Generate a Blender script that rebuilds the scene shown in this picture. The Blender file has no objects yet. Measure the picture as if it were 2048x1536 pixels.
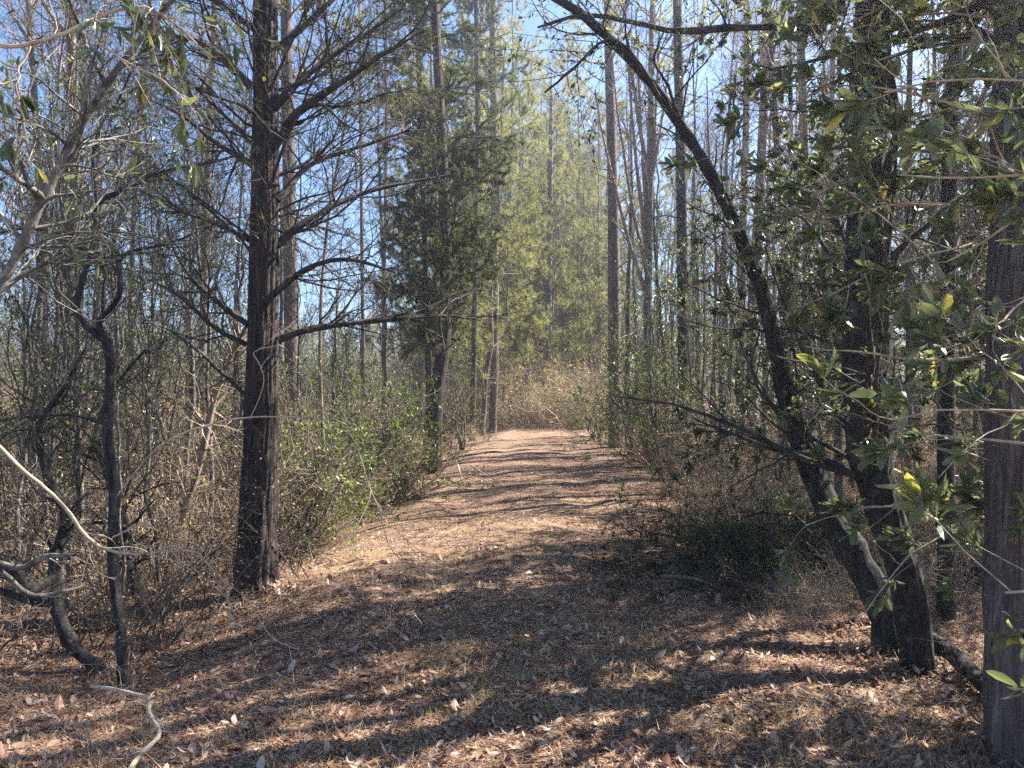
import bpy, math, numpy as np
from mathutils import Vector

# ------------------------------------------------------------------ camera, sky, sun, exposure
S = bpy.context.scene
COL = S.collection
EYE, FPX = 1.6, 1535.0                     # eye height, focal length in photo pixels (2048 wide)
cam_d = bpy.data.cameras.new('camera'); cam = bpy.data.objects.new('camera', cam_d); COL.objects.link(cam)
cam.location = (0, 0, EYE); cam.rotation_euler = (math.radians(90), 0, 0)
cam_d.sensor_width = 36; cam_d.lens = 36*FPX/2048; cam_d.clip_start = 0.05; cam_d.clip_end = 2000
S.camera = cam
SUN_AZ, SUN_EL = math.radians(65), math.radians(43)      # clockwise from +Y (straight ahead)
W = bpy.data.worlds.new('World'); S.world = W; W.use_nodes = True
nt = W.node_tree; nt.nodes.clear()
sky = nt.nodes.new('ShaderNodeTexSky'); sky.sky_type = 'NISHITA'; sky.sun_disc = False
sky.sun_elevation = SUN_EL; sky.sun_rotation = SUN_AZ; sky.air_density = 0.85; sky.dust_density = 0.0; sky.ozone_density = 6.0
bg = nt.nodes.new('ShaderNodeBackground'); bg.inputs[1].default_value = 0.055
ow = nt.nodes.new('ShaderNodeOutputWorld')
nt.links.new(sky.outputs[0], bg.inputs[0]); nt.links.new(bg.outputs[0], ow.inputs[0])
sd = Vector((math.sin(SUN_AZ)*math.cos(SUN_EL), math.cos(SUN_AZ)*math.cos(SUN_EL), math.sin(SUN_EL)))
sl = bpy.data.lights.new('sun', 'SUN'); sl.energy = 5.0; sl.angle = math.radians(0.5); sl.color = (1.0, 0.945, 0.86)
so = bpy.data.objects.new('sun', sl); COL.objects.link(so); so.rotation_euler = sd.to_track_quat('Z', 'Y').to_euler()
so.location = sd*50
S.view_settings.view_transform = 'Standard'; S.view_settings.look = 'None'
S.view_settings.exposure = 2.6; S.view_settings.gamma = 1.0
S.cycles.max_bounces = 6; S.cycles.diffuse_bounces = 3; S.cycles.glossy_bounces = 2
S.cycles.transmission_bounces = 4; S.cycles.transparent_max_bounces = 4
S.cycles.use_denoising = False; S.cycles.sample_clamp_direct = 0.9; S.cycles.sample_clamp_indirect = 0.7

def rs(s): return np.random.default_rng(abs(int(s)))
A = np.asarray
def at(px, py, Y): return np.array(((px-1024)/FPX*Y, Y, EYE-(py-768)/FPX*Y))
def nrm(v): return v/np.maximum(np.linalg.norm(v, axis=-1, keepdims=True), 1e-9)

# ------------------------------------------------------------------ terrain
def path_x(y): return 0.15+0.0032*np.maximum(y-4, 0)**1.9/1.0*(y < 200)*0.6
def height(x, y):
    x = A(x, float); y = A(y, float)
    pc = 0.15+np.where(y > 4, 0.0022*np.minimum(np.maximum(y-4, 0), 40)**2, 0)
    d = x-pc
    bank = -0.22/(1+np.exp(np.clip((d+1.9+0.15*np.sin(y*1.1))*3.5, -30, 30)))-0.10/(1+np.exp(np.clip(-(d-2.3)*3, -30, 30)))
    ruts = -0.035*np.exp(-((np.abs(d)-0.8)/0.28)**2)
    n = 0.03*np.sin(x*1.7+y*0.6)*np.sin(y*1.3-x*0.4)+0.016*np.sin(x*4.1+1)*np.sin(y*3.7+x)+0.008*np.sin(x*9+y*2)*np.sin(y*8.3-x*3)
    far = 0.5*(1-np.cos(np.minimum(np.abs(d), 60)/60*math.pi))*0.8
    return bank+ruts+n+far*np.clip((y-15)/40, 0, 1)

# ------------------------------------------------------------------ mesh building
class G:
    def __init__(s): s.V = []; s.Q = []; s.T = []; s.n = 0
    def add(s, V, Q=None, T=None):
        V = A(V, np.float32).reshape(-1, 3)
        if Q is not None and len(Q): s.Q.append(A(Q, np.int64).reshape(-1, 4)+s.n)
        if T is not None and len(T): s.T.append(A(T, np.int64).reshape(-1, 3)+s.n)
        s.V.append(V); s.n += len(V)
    def mesh(s, name, m, smooth=True):
        me = bpy.data.meshes.new(name)
        V = np.concatenate(s.V) if s.V else np.zeros((0, 3), np.float32)
        Q = np.concatenate(s.Q) if s.Q else np.zeros((0, 4), np.int64)
        T = np.concatenate(s.T) if s.T else np.zeros((0, 3), np.int64)
        me.vertices.add(len(V)); me.vertices.foreach_set('co', V.astype(np.float32).ravel())
        nl = Q.size+T.size
        me.loops.add(nl); me.loops.foreach_set('vertex_index', np.concatenate((Q.ravel(), T.ravel())).astype(np.int32))
        me.polygons.add(len(Q)+len(T))
        st = np.concatenate((np.arange(len(Q))*4, Q.size+np.arange(len(T))*3)).astype(np.int32)
        me.polygons.foreach_set('loop_start', st)
        me.polygons.foreach_set('use_smooth', np.full(len(st), smooth, bool))
        me.update(calc_edges=True); me.materials.append(m)
        return me
    def obj(s, name, m, parent=None, smooth=True):
        o = bpy.data.objects.new(name, s.mesh(name, m, smooth)); COL.objects.link(o)
        if parent is not None: o.parent = parent
        return o

def tubes(g, P, R, k=3, wob=0, rng=None, fur=0, flare=0):
    P = A(P, float); R = A(R, float)
    if P.ndim == 2: P = P[None]; R = R[None]
    M, N = R.shape
    T = nrm(np.gradient(P, axis=1))
    mean = nrm(P[:, -1]-P[:, 0])
    ref = np.where(np.abs(mean[:, 2:3]) > 0.6, np.array([[1., 0.13, 0]]), np.array([[0, 0.1, 1.]]))[:, None, :]
    u = nrm(np.cross(T, ref)); v = np.cross(T, u)
    a = np.arange(k)*2*math.pi/k
    RR = R[:, :, None]*np.ones(k)
    if wob and rng is not None:
        ph = rng.random((M, 4))*6.28
        z = np.arange(N)[None, :, None]
        RR = RR*(1+wob*(np.sin(2*a+ph[:, :1, None]+z*.35)+.7*np.sin(3*a+ph[:, 1:2, None]-z*.5)+.45*np.sin(7*a+ph[:, 2:3, None]+z*.2)+.4*np.sin(11*a+ph[:, 3:4, None]-z*.13)))
    if fur:
        z = P[:, :, 2][:, :, None]*np.ones(k); aa = a[None, None]+.10*np.sin(z*2.3)+.05*np.sin(z*7.1+1)
        f1 = np.abs(np.sin(aa*9+1.3*np.sin(z*3.1+aa*2)))**.6; f2 = np.abs(np.sin(aa*16+2*np.sin(z*5.3+aa*3)+1))**.7
        RR = RR*(1-fur+fur*(1.1*f1+.7*f2))
    if flare:
        z = np.maximum(P[:, :, 2][:, :, None]*np.ones(k), -.05)
        RR = RR*(1+flare*np.exp(-z/.13)*(.55+.45*np.sin(4*a[None, None]+1)+.25*np.sin(7*a[None, None]+2.4)))
    V = P[:, :, None, :]+RR[..., None]*(np.cos(a)[None, None, :, None]*u[:, :, None, :]+np.sin(a)[None, None, :, None]*v[:, :, None, :])
    i = np.arange(N-1)[:, None]*k; j = np.arange(k)[None]; jn = (j+1) % k
    f = np.stack([i+j, i+jn, i+k+jn, i+k+j], -1).reshape(-1, 4)
    F = (f[None]+(np.arange(M)*N*k)[:, None, None]).reshape(-1, 4)
    g.add(V.reshape(-1, 3), F)

def spline(pts, n):
    """Catmull-Rom through rows of pts (any columns)."""
    p = A(pts, float)
    p = np.vstack([2*p[0]-p[1], p, 2*p[-1]-p[-2]])
    s = np.linspace(0, len(p)-3-1e-6, n); i = s.astype(int); t = (s-i)[:, None]
    a, b, c, d = p[i], p[i+1], p[i+2], p[i+3]
    return 0.5*((2*b)+(-a+c)*t+(2*a-5*b+4*c-d)*t*t+(-a+3*b-3*c+d)*t**3)

def stem(pts, n=24, wig=0.0, seed=0):
    """pts rows: photo px, py, distance Y, width px  -> P, R in metres"""
    r = rs(seed)
    q = np.array([list(at(a, b, Y))+[w/FPX*Y/2] for a, b, Y, w in pts])
    c = spline(q, n); P, R = c[:, :3], np.maximum(c[:, 3], .001)
    if wig: R = R*(1+.11*r.normal(size=n)*(r.random(n) < .6))
    if wig:
        w = np.cumsum(r.normal(0, wig, (n, 3)), 0); w -= np.linspace(0, 1, n)[:, None]*w[-1]; P = P+w*[1, 1, .3]
    return P, R

def grow(P, R, n, rng, t=(.2, 1.), ang=(30, 60), L=(.5, 1.), seg=5, wig=.12, up=.05, rsc=.5, rmin=.0012, fall=.4, tip=.25, flat=0):
    if P.ndim == 2: P = P[None]; R = R[None]
    M, N = R.shape
    ln = np.linalg.norm(np.diff(P, axis=1), axis=2).sum(1); pr = ln/ln.sum()
    idx = rng.choice(M, n, p=pr)
    tt = rng.uniform(t[0], t[1], n); s = tt*(N-1); i = np.minimum(s.astype(int), N-2); f = (s-i)[:, None]
    p0 = P[idx, i]*(1-f)+P[idx, i+1]*f
    r0 = (R[idx, i]*(1-f[:, 0])+R[idx, i+1]*f[:, 0])
    d = nrm(P[idx, i+1]-P[idx, i])
    rv = rng.normal(size=(n, 3)); rv[:, 2] *= (1-flat)
    side = nrm(np.cross(d, rv)) if not flat else nrm(rv-(rv*d).sum(1, keepdims=True)*d)
    a = np.radians(rng.uniform(ang[0], ang[1], n))[:, None]
    D = d*np.cos(a)+side*np.sin(a)
    le = rng.uniform(L[0], L[1], n)*(1-fall*tt)
    st = (le/seg)[:, None]
    out = [p0]; cur = p0
    for k in range(seg):
        D = nrm(D+rng.normal(0, wig, (n, 3))+np.array([0, 0, up]))
        cur = cur+D*st; out.append(cur)
    P2 = np.stack(out, 1)
    rb = np.maximum(r0*rsc*rng.uniform(.6, 1.1, n), rmin)
    R2 = rb[:, None]*np.linspace(1, tip, seg+1)[None]
    return P2, np.maximum(R2, rmin*.6)

def along(P, n, rng, t=(.1, 1.)):
    M, N = P.shape[:2]
    idx = rng.integers(0, M, n); s = rng.uniform(t[0], t[1], n)*(N-1); i = np.minimum(s.astype(int), N-2); f = (s-i)[:, None]
    return P[idx, i]*(1-f)+P[idx, i+1]*f, nrm(P[idx, i+1]-P[idx, i])

def leaves(g, p, d, L, wr, rng, kind='diamond', spread=.9, droop=0., nb=.6, curl=.25):
    n = len(p)
    D = nrm(d+rng.normal(0, spread, (n, 3))+np.array([0, 0, -droop]))
    N_ = nrm(np.cross(D, nrm(rng.normal(size=(n, 3))+np.array([0, 0, .0]))))
    N_ = nrm(N_+nb*np.array([0, 0, 1.])*np.sign(N_[:, 2:3]+1e-6)); N_ = nrm(N_-(N_*D).sum(1, keepdims=True)*D)
    Sd = np.cross(D, N_); L = (L*rng.uniform(.5, 1.2, n))[:, None] if np.isscalar(L) else A(L)[:, None]
    w = L*wr*rng.uniform(.75, 1.1, (n, 1))
    if kind == 'diamond':
        V = np.stack([p, p+D*L*.5+Sd*w*.5+N_*w*.15, p+D*L, p+D*L*.5-Sd*w*.5+N_*w*.15], 1)
        q = (np.arange(n)*4)[:, None]
        g.add(V, None, np.concatenate([q+[0, 1, 2], q+[0, 2, 3]]))
    elif kind == 'tri':
        V = np.stack([p-Sd*w*.5, p+Sd*w*.5, p+D*L], 1); g.add(V, None, np.arange(3*n).reshape(-1, 3))
    else:
        c = curl*L*rng.uniform(-.5, 1.9, (n, 1)); tw = rng.normal(0, .10, (n, 1))
        m = lambda s, x, h: p+D*L*s+Sd*w*x-N_*c*(s*s)+N_*w*(h+tw*x*s*4)
        V = np.stack([m(0, 0, 0), m(.25, 0, 0), m(.6, 0, 0), m(.88, 0, 0), m(1, 0, 0), m(.25, .32, .16), m(.6, .48, .18), m(.88, .27, .12), m(.25, -.32, .16), m(.6, -.48, .18), m(.88, -.27, .12)], 1)
        q = (np.arange(n)*11)[:, None]
        g.add(V, np.concatenate([q+[1, 2, 6, 5], q+[2, 3, 7, 6], q+[2, 1, 8, 9], q+[3, 2, 9, 10]]), np.concatenate([q+[0, 1, 5], q+[3, 4, 7], q+[1, 0, 8], q+[4, 3, 10]]))

def tufts(g, p, d, k, L, w, rng, spread=.6, up=.0):
    p = np.repeat(p, k, 0); d = np.repeat(d, k, 0)
    leaves(g, p, d+np.array([0, 0, up]), L, w/L, rng, 'tri', spread=spread)

# ------------------------------------------------------------------ materials
def mat(name):
    m = bpy.data.materials.new(name); m.use_nodes = True; n = m.node_tree; n.nodes.clear(); return m, n, n.nodes.new('ShaderNodeOutputMaterial')
def ramp(n, stops, src, interp='LINEAR'):
    r = n.nodes.new('ShaderNodeValToRGB'); e = r.color_ramp.elements; r.color_ramp.interpolation = interp
    while len(e) < len(stops): e.new(.5)
    for i, (p, c) in enumerate(stops): e[i].position = p; e[i].color = (*c, 1)
    n.links.new(src, r.inputs[0]); return r
def mapping(n, scale, coord='Object'):
    tc = n.nodes.new('ShaderNodeTexCoord'); mp = n.nodes.new('ShaderNodeMapping'); mp.inputs['Scale'].default_value = scale
    n.links.new(tc.outputs[coord], mp.inputs[0]); return mp
def noise(n, vec, sc, det=4, rough=.6, dist=0):
    t = n.nodes.new('ShaderNodeTexNoise'); t.inputs['Scale'].default_value = sc; t.inputs['Detail'].default_value = det
    t.inputs['Roughness'].default_value = rough; t.inputs['Distortion'].default_value = dist
    n.links.new(vec, t.inputs['Vector']); return t
def mix(n, a, b, f, mode='MIX'):
    x = n.nodes.new('ShaderNodeMix'); x.data_type = 'RGBA'; x.blend_type = mode
    for s, v in ((x.inputs[6], a), (x.inputs[7], b), (x.inputs[0], f)):
        if isinstance(v, (tuple, float, int)): s.default_value = (*v, 1) if isinstance(v, tuple) else v
        else: n.links.new(v, s)
    return x.outputs[2]

def bark(name, dark, mid, light, sc=(9, 9, 1.6), bump=.8, rough=.9, lichen=None, dist=.02):
    m, n, o = mat(name)
    mp = mapping(n, sc); f = noise(n, mp.outputs[0], 3.2, 6, .65, .6)
    f2 = noise(n, mapping(n, (1, 1, .6)).outputs[0], 2.2, 3, .5)
    r = ramp(n, [(.33, dark), (.5, mid), (.68, light)], f.outputs[0])
    c = mix(n, r.outputs[0], light, mix_f(n, f2.outputs[0], .5, .8, .5))
    if lichen:
        f3 = noise(n, mapping(n, (1, 1, 1)).outputs[0], 9, 4, .7)
        c = mix(n, c, lichen, mix_f(n, f3.outputs[0], .56, .66, .75))
    b = n.nodes.new('ShaderNodeBsdfPrincipled'); b.inputs['Roughness'].default_value = rough
    b.inputs['Specular IOR Level'].default_value = .25
    n.links.new(c, b.inputs['Base Color'])
    bp = n.nodes.new('ShaderNodeBump'); bp.inputs['Strength'].default_value = bump; bp.inputs['Distance'].default_value = dist
    n.links.new(f.outputs[0], bp.inputs['Height']); n.links.new(bp.outputs[0], b.inputs['Normal'])
    n.links.new(b.outputs[0], o.inputs[0]); return m
def mix_f(n, v, lo, hi, top):
    r = n.nodes.new('ShaderNodeMapRange'); n.links.new(v, r.inputs[0])
    r.inputs[1].default_value = lo; r.inputs[2].default_value = hi; r.inputs[4].default_value = top; return r.outputs[0]

def leafmat(name, stops, trans=.4, rough=.45, spec=.4, tcol=None):
    m, n, o = mat(name)
    ge = n.nodes.new('ShaderNodeNewGeometry'); oi = n.nodes.new('ShaderNodeObjectInfo')
    r = ramp(n, stops, ge.outputs['Random Per Island'])
    hs = n.nodes.new('ShaderNodeHueSaturation'); n.links.new(r.outputs[0], hs.inputs['Color'])
    n.links.new(mix_f(n, oi.outputs['Random'], 0, 1, .5), hs.inputs['Value'])
    hs.inputs['Value'].default_value = 1
    mr = n.nodes.new('ShaderNodeMapRange'); n.links.new(oi.outputs['Random'], mr.inputs[0]); mr.inputs[3].default_value = .75; mr.inputs[4].default_value = 1.25
    n.links.new(mr.outputs[0], hs.inputs['Value'])
    b = n.nodes.new('ShaderNodeBsdfPrincipled'); b.inputs['Roughness'].default_value = rough; b.inputs['Specular IOR Level'].default_value = spec
    n.links.new(hs.outputs[0], b.inputs['Base Color'])
    t = n.nodes.new('ShaderNodeBsdfTranslucent')
    tc = mix(n, hs.outputs[0], tcol or (1.6, 1.5, .7), 1.0, 'MULTIPLY'); n.links.new(tc, t.inputs[0])
    ms = n.nodes.new('ShaderNodeMixShader'); ms.inputs[0].default_value = trans
    n.links.new(b.outputs[0], ms.inputs[1]); n.links.new(t.outputs[0], ms.inputs[2]); n.links.new(ms.outputs[0], o.inputs[0]); return m

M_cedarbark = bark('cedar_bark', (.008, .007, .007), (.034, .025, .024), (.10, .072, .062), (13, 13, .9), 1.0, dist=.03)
M_pinebark = bark('pine_bark', (.028, .024, .023), (.085, .07, .062), (.21, .165, .14), (7, 7, 2.2), .9)
M_redbark = bark('reddish_bark', (.032, .026, .027), (.092, .071, .068), (.185, .145, .13), (14, 14, 1.0), .9)
M_greybark = bark('grey_bark', (.03, .027, .025), (.09, .08, .07), (.22, .20, .175), (5, 5, 2.5), .5, lichen=(.30, .31, .27))
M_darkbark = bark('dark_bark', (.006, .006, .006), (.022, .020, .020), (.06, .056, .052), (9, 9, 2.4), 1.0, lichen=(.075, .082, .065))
M_twig = bark('twig_bark', (.08, .058, .045), (.19, .14, .105), (.32, .25, .19), (3, 3, 3), .2)
M_paletwig = bark('pale_twig_bark', (.18, .14, .10), (.36, .28, .20), (.50, .42, .32), (4, 4, 4), .2)
M_darktwig = bark('dark_twig_bark', (.015, .013, .013), (.04, .033, .031), (.085, .07, .062), (3, 3, 3), .2)
M_bay = leafmat('bay_leaf', [(0, (.06, .078, .04)), (.6, (.095, .118, .06)), (.95, (.14, .16, .08)), (.985, (.34, .32, .07)), (1, (.30, .18, .08))], .42, .30, .6, (1.4, 1.35, .95))
M_holly = leafmat('holly_leaf', [(0, (.025, .045, .018)), (.6, (.05, .08, .028)), (.95, (.09, .13, .04)), (1, (.28, .2, .08))], .35, .38, .5)
M_bush = leafmat('bush_leaf', [(0, (.05, .085, .022)), (.7, (.085, .135, .035)), (1, (.16, .20, .06))], .4, .4, .4)
M_cedar = leafmat('cedar_foliage', [(0, (.030, .040, .020)), (.6, (.055, .068, .032)), (.9, (.085, .092, .045)), (1, (.18, .13, .07))], .35, .6, .2)
M_needle = leafmat('pine_needle', [(0, (.11, .125, .055)), (.6, (.17, .18, .08)), (.9, (.24, .235, .115)), (1, (.30, .24, .14))], .52, .5, .3, (1.4, 1.35, .85))
M_dryleaf = leafmat('dry_leaf', [(0, (.10, .055, .042)), (.4, (.25, .155, .115)), (.8, (.40, .30, .23)), (1, (.52, .43, .34))], .3, .7, .15, (1.2, 1.0, .8))
M_straw = leafmat('pine_straw', [(0, (.14, .065, .043)), (.5, (.31, .17, .105)), (.85, (.50, .35, .21)), (1, (.66, .54, .38))], .2, .6, .2, (1.2, 1.0, .8))
M_gold = leafmat('tan_leaf', [(0, (.26, .18, .08)), (.6, (.42, .31, .15)), (1, (.55, .45, .26))], .4, .6, .2)
M_grass = leafmat('dry_grass', [(0, (.16, .16, .06)), (.5, (.34, .29, .14)), (1, (.55, .47, .28))], .35, .6, .2)

# ground
def ground_mat():
    m, n, o = mat('forest_floor')
    mp = mapping(n, (1, 1, 1))
    a = noise(n, mp.outputs[0], 38, 8, .75, .4); b = noise(n, mp.outputs[0], 1.1, 5, .6); c = noise(n, mapping(n, (1, 2.6, 1)).outputs[0], 150, 3, .7)
    r = ramp(n, [(.30, (.030, .018, .016)), (.45, (.115, .070, .058)), (.57, (.31, .22, .155)), (.74, (.54, .45, .32))], a.outputs[0])
    tint = mix(n, r.outputs[0], (.40, .31, .18), mix_f(n, b.outputs[0], .52, .66, .45))
    r2 = ramp(n, [(.35, (.55, .5, .5)), (.65, (1.25, 1.2, 1.15))], c.outputs[0])
    col = mix(n, tint, r2.outputs[0], 1.0, 'MULTIPLY')
    p = n.nodes.new('ShaderNodeBsdfPrincipled'); p.inputs['Roughness'].default_value = .95; p.inputs['Specular IOR Level'].default_value = .1
    n.links.new(col, p.inputs['Base Color'])
    bp = n.nodes.new('ShaderNodeBump'); bp.inputs['Strength'].default_value = .9; bp.inputs['Distance'].default_value = .03
    n.links.new(a.outputs[0], bp.inputs['Height']); n.links.new(bp.outputs[0], p.inputs['Normal']); n.links.new(p.outputs[0], o.inputs[0]); return m
M_ground = ground_mat()

# ------------------------------------------------------------------ tagging
def tag(o, label=None, cat=None, group=None, kind=None):
    if label: o['label'] = label
    if cat: o['category'] = cat
    if group: o['group'] = group
    if kind: o['kind'] = kind
    return o
def thing(name, loc, label, cat, group=None):
    o = bpy.data.objects.new(name, None); COL.objects.link(o); o.location = loc; o.empty_display_size = .2
    return tag(o, label, cat, group)
def dup(root, loc, rz, sc, label=None, group=None):
    r = root.copy(); COL.objects.link(r); r.location = loc; r.rotation_euler = (0, 0, rz); r.scale = (sc, sc, sc) if np.isscalar(sc) else sc
    if label: r['label'] = label
    if group: r['group'] = group
    for ch in list(root.children):
        c = ch.copy(); COL.objects.link(c); c.parent = r
    return r

# ------------------------------------------------------------------ ground sheet
def ground():
    xs = np.unique(np.concatenate([-np.geomspace(8, 300, 36), np.linspace(-8, 8, 161), np.geomspace(8, 300, 36)]))
    ys = np.unique(np.concatenate([-np.geomspace(3, 60, 10)[::-1], np.linspace(-3, 2, 20), np.linspace(2, 26, 240), np.geomspace(26, 340, 50)]))
    X, Y = np.meshgrid(xs, ys); Z = height(X, Y)
    V = np.stack([X, Y, Z], -1).reshape(-1, 3); nx = len(xs)
    i = (np.arange(len(ys)-1)[:, None]*nx+np.arange(nx-1)[None]).ravel()
    g = G(); g.add(V, np.stack([i, i+1, i+nx+1, i+nx], 1)); tag(g.obj('ground', M_ground), kind='structure')
ground()
def on(x, y): return np.array((x, y, float(height(x, y))))
def pathc(y): return 0.15+(0.0022*min(max(y-4, 0), 40)**2 if y > 4 else 0)

# ------------------------------------------------------------------ litter on the ground
def litter():
    r = rs(5)
    def scatter(n, y0, y1, hw, pw=2.0):
        # area-even in photo terms: more near the viewer
        u = r.random(n); y = 1/(1/y0+(1/y1-1/y0)*u)
        x = r.uniform(-1, 1, n)*(hw*y+.6)
        return x, y
    for nm, n, y0, y1, L, wr, kind, m, lab in (
        ('fallen_leaves', 42000, 2.4, 15, .05, .42, 'leaf', M_dryleaf, 'dry tan leaves lying scattered over the woodland floor'),
        ('large_fallen_leaves', 4200, 2.4, 12, .08, .5, 'leaf', M_dryleaf, 'larger curled brown leaves lying on top of the litter'),
        ('pine_straw', 120000, 2.4, 12, .12, .022, 'tri', M_straw, 'fine rusty pine straw covering the woodland floor')):
        x, y = scatter(n, y0, y1, .72)
        p = np.stack([x, y, height(x, y)+r.uniform(.002, .018, n)], 1)
        d = r.normal(size=(n, 3)); d[:, 2] *= .12 if kind == 'tri' else .14; d = nrm(d); d[:, 2] = np.abs(d[:, 2])
        g = G(); leaves(g, p, d, L, wr, r, kind, spread=.05, nb=2.2, curl=.3 if kind == 'leaf' else 0)
        tag(g.obj(nm, m, smooth=False), lab, 'leaves' if kind == 'leaf' else 'pine straw', kind='stuff')
    g = G()
    for fx, fy, rr in ((-2.02, 6.1, .26), (2.3, 4.45, .3), (2.25, 3.3, .3), (2.35, 4.9, .25)):
        m = 420; a = r.uniform(0, 6.28, m); q = rr*(.55+.9*r.random(m)**1.2); x = fx+np.cos(a)*q; y = fy+np.sin(a)*q
        p = np.stack([x, y, height(x, y)+np.maximum(0, .09*(1.5-q/rr))*r.random(m)+.01], 1)
        d = np.stack([np.cos(a+1.3), np.sin(a+1.3), r.normal(0, .25, m)], 1); leaves(g, p, d, .06, .42, r, 'leaf', spread=.5, nb=1.5, curl=.3)
    tag(g.obj('piled_leaves', M_dryleaf, smooth=False), 'dry leaves drifted up round the feet of the near trunks', 'leaves', kind='stuff')
    # grass: clumped thin blades in patches
    n = 2400; u = r.random(n); y = 1/(1/2.6+(1/24-1/2.6)*u); x = np.array([pathc(a) for a in y])+r.normal(0, 1.5, n)
    k = 9; bx = np.repeat(x, k)+r.normal(0, .035, n*k); by = np.repeat(y, k)+r.normal(0, .035, n*k)
    keep = (np.sin(bx*2.1+1)*np.sin(by*1.7)+.25*np.sin(bx*7)*np.sin(by*6)) > -.15
    bx, by = bx[keep], by[keep]
    p = np.stack([bx, by, height(bx, by)], 1); g = G()
    d = np.repeat([[0, 0, .8]], len(bx), 0)
    leaves(g, p, d, .085, .035, r, 'tri', spread=.55, nb=0)
    tag(g.obj('grass', M_grass, smooth=False), 'short dry grass growing along the trail', 'grass', kind='stuff')
    # small twigs strewn
    n = 1700; x, y = scatter(n, 2.5, 14, .7)
    d = r.normal(size=(n, 3)); d[:, 2] *= .05; d = nrm(d); p = np.stack([x, y, height(x, y)+.01], 1); Lt = r.uniform(.08, .4, n)[:, None]
    P = np.stack([p, p+d*Lt*.5+r.normal(0, .012, (n, 3)), p+d*Lt], 1); P[..., 2] = height(P[..., 0], P[..., 1])+.012
    g = G(); tubes(g, P, np.repeat(r.uniform(.0012, .0055, n)[:, None], 3, 1)*[1, .9, .5], 4)
    tag(g.obj('ground_twigs', M_twig), 'thin dead twigs strewn over the woodland floor', 'twigs', kind='stuff')
litter()

# ------------------------------------------------------------------ prototypes (standing at the origin)
def line(H, n, r, lean=.3, wig=.02, r0=.1, r1=.02, pw=1.0):
    z = np.linspace(-.15, H, n); w = np.cumsum(r.normal(0, wig, (n, 2)), 0); w -= w[0]
    a = r.uniform(0, 6.28); b = np.linspace(0, 1, n)**1.3*lean
    P = np.stack([w[:, 0]+b*math.cos(a), w[:, 1]+b*math.sin(a), z], 1)
    t = np.linspace(0, 1, n); R = r0*(1-t)**pw+r1*t; R[0] *= 1.25; return P, R

def proto_pine(seed, H=17, base=.32, r0=.14, dens=1.0):
    r = rs(seed); P, R = line(H, 26, r, .5, .03, r0, .015)
    root = thing('pine_tree', (0, 0, 0), 'pine', 'tree')
    g = G(); tubes(g, P, R, 12, .03, r); g.obj('trunk', M_pinebark, root)
    B, BR = grow(P, R, 60, r, (base, .99), (55, 85), (2.2, 3.4), 7, .10, .09, .30, .006, .68)
    D, DR = grow(P, R, 22, r, (.12, base+.1), (60, 95), (.4, 1.8), 5, .15, -.03, .2, .005, .2)
    C, CR = grow(B, BR, 380, r, (.25, 1), (30, 65), (.4, 1.0), 4, .12, .10, .6, .004, .4)
    g = G(); tubes(g, B, BR, 4); tubes(g, D, DR, 4); tubes(g, C, CR, 3); g.obj('branches', M_twig, root)
    g = G(); p, d = along(C, int(1500*dens), r, (.35, 1)); tufts(g, p, d, 14, .20, .013, r, .75, .25)
    p, d = along(B, int(250*dens), r, (.5, 1)); tufts(g, p, d, 14, .20, .013, r, .75, .25)
    g.obj('crown', M_needle, root, False); return root

def proto_bare(seed, H=10, r0=.055, nb=34, ns=240, nt=1000, lf=520, lean=.6, bk=None, tw=None, lm=None, wig=.03, ang=(25, 50), t0=.25, L=(1.6, 3.0), lL=.05):
    r = rs(seed); P, R = line(H, 24, r, lean, wig, r0, .008)
    root = thing('bare_tree', (0, 0, 0), 'bare', 'tree')
    tw = tw or (M_darktwig if seed % 2 == 0 else M_twig)
    g = G(); tubes(g, P, R, 10, .04, r); g.obj('trunk', bk or M_greybark, root)
    B, BR = grow(P, R, nb, r, (t0, .98), ang, L, 9, .13, .06, .42, .005, .5)
    C, CR = grow(B, BR, ns, r, (.15, 1), (25, 60), (.5, 1.2), 6, .15, .05, .5, .003, .4)
    g = G(); tubes(g, B, BR, 5); tubes(g, C, CR, 4); g.obj('branches', tw or M_twig, root)
    E, ER = grow(C, CR, nt, r, (.1, 1), (25, 65), (.18, .5), 4, .18, .02, .6, .0018, .3)
    g = G(); tubes(g, E, ER, 3)
    g.obj('twigs', tw or M_twig, root)
    if lf:
        g = G(); p, d = along(E, lf, r); leaves(g, p, d, lL, .4, r, 'diamond', droop=.4); g.obj('leaves', lm or M_holly, root, False)
    return root

def proto_cedar(seed, H=9, r0=.10, n=4200, t0=.16, L=(1.0, 2.0)):
    r = rs(seed); P, R = line(H, 24, r, .5, .03, r0, .012)
    root = thing('cedar_tree', (0, 0, 0), 'cedar', 'tree')
    g = G(); tubes(g, P, R, 12, .05, r); g.obj('trunk', M_cedarbark, root)
    B, BR = grow(P, R, 70, r, (t0, .99), (50, 85), L, 8, .12, .04, .30, .005, .6)
    C, CR = grow(B, BR, 600, r, (.15, 1), (25, 60), (.3, .8), 5, .15, .0, .5, .0028, .4)
    g = G(); tubes(g, B, BR, 4); tubes(g, C, CR, 3); g.obj('branches', M_darktwig, root)
    g = G(); p, d = along(C, n, r, (.15, 1)); tufts(g, p, d, 6, .11, .016, r, .7, -.15); g.obj('crown', M_cedar, root, False)
    return root

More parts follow.
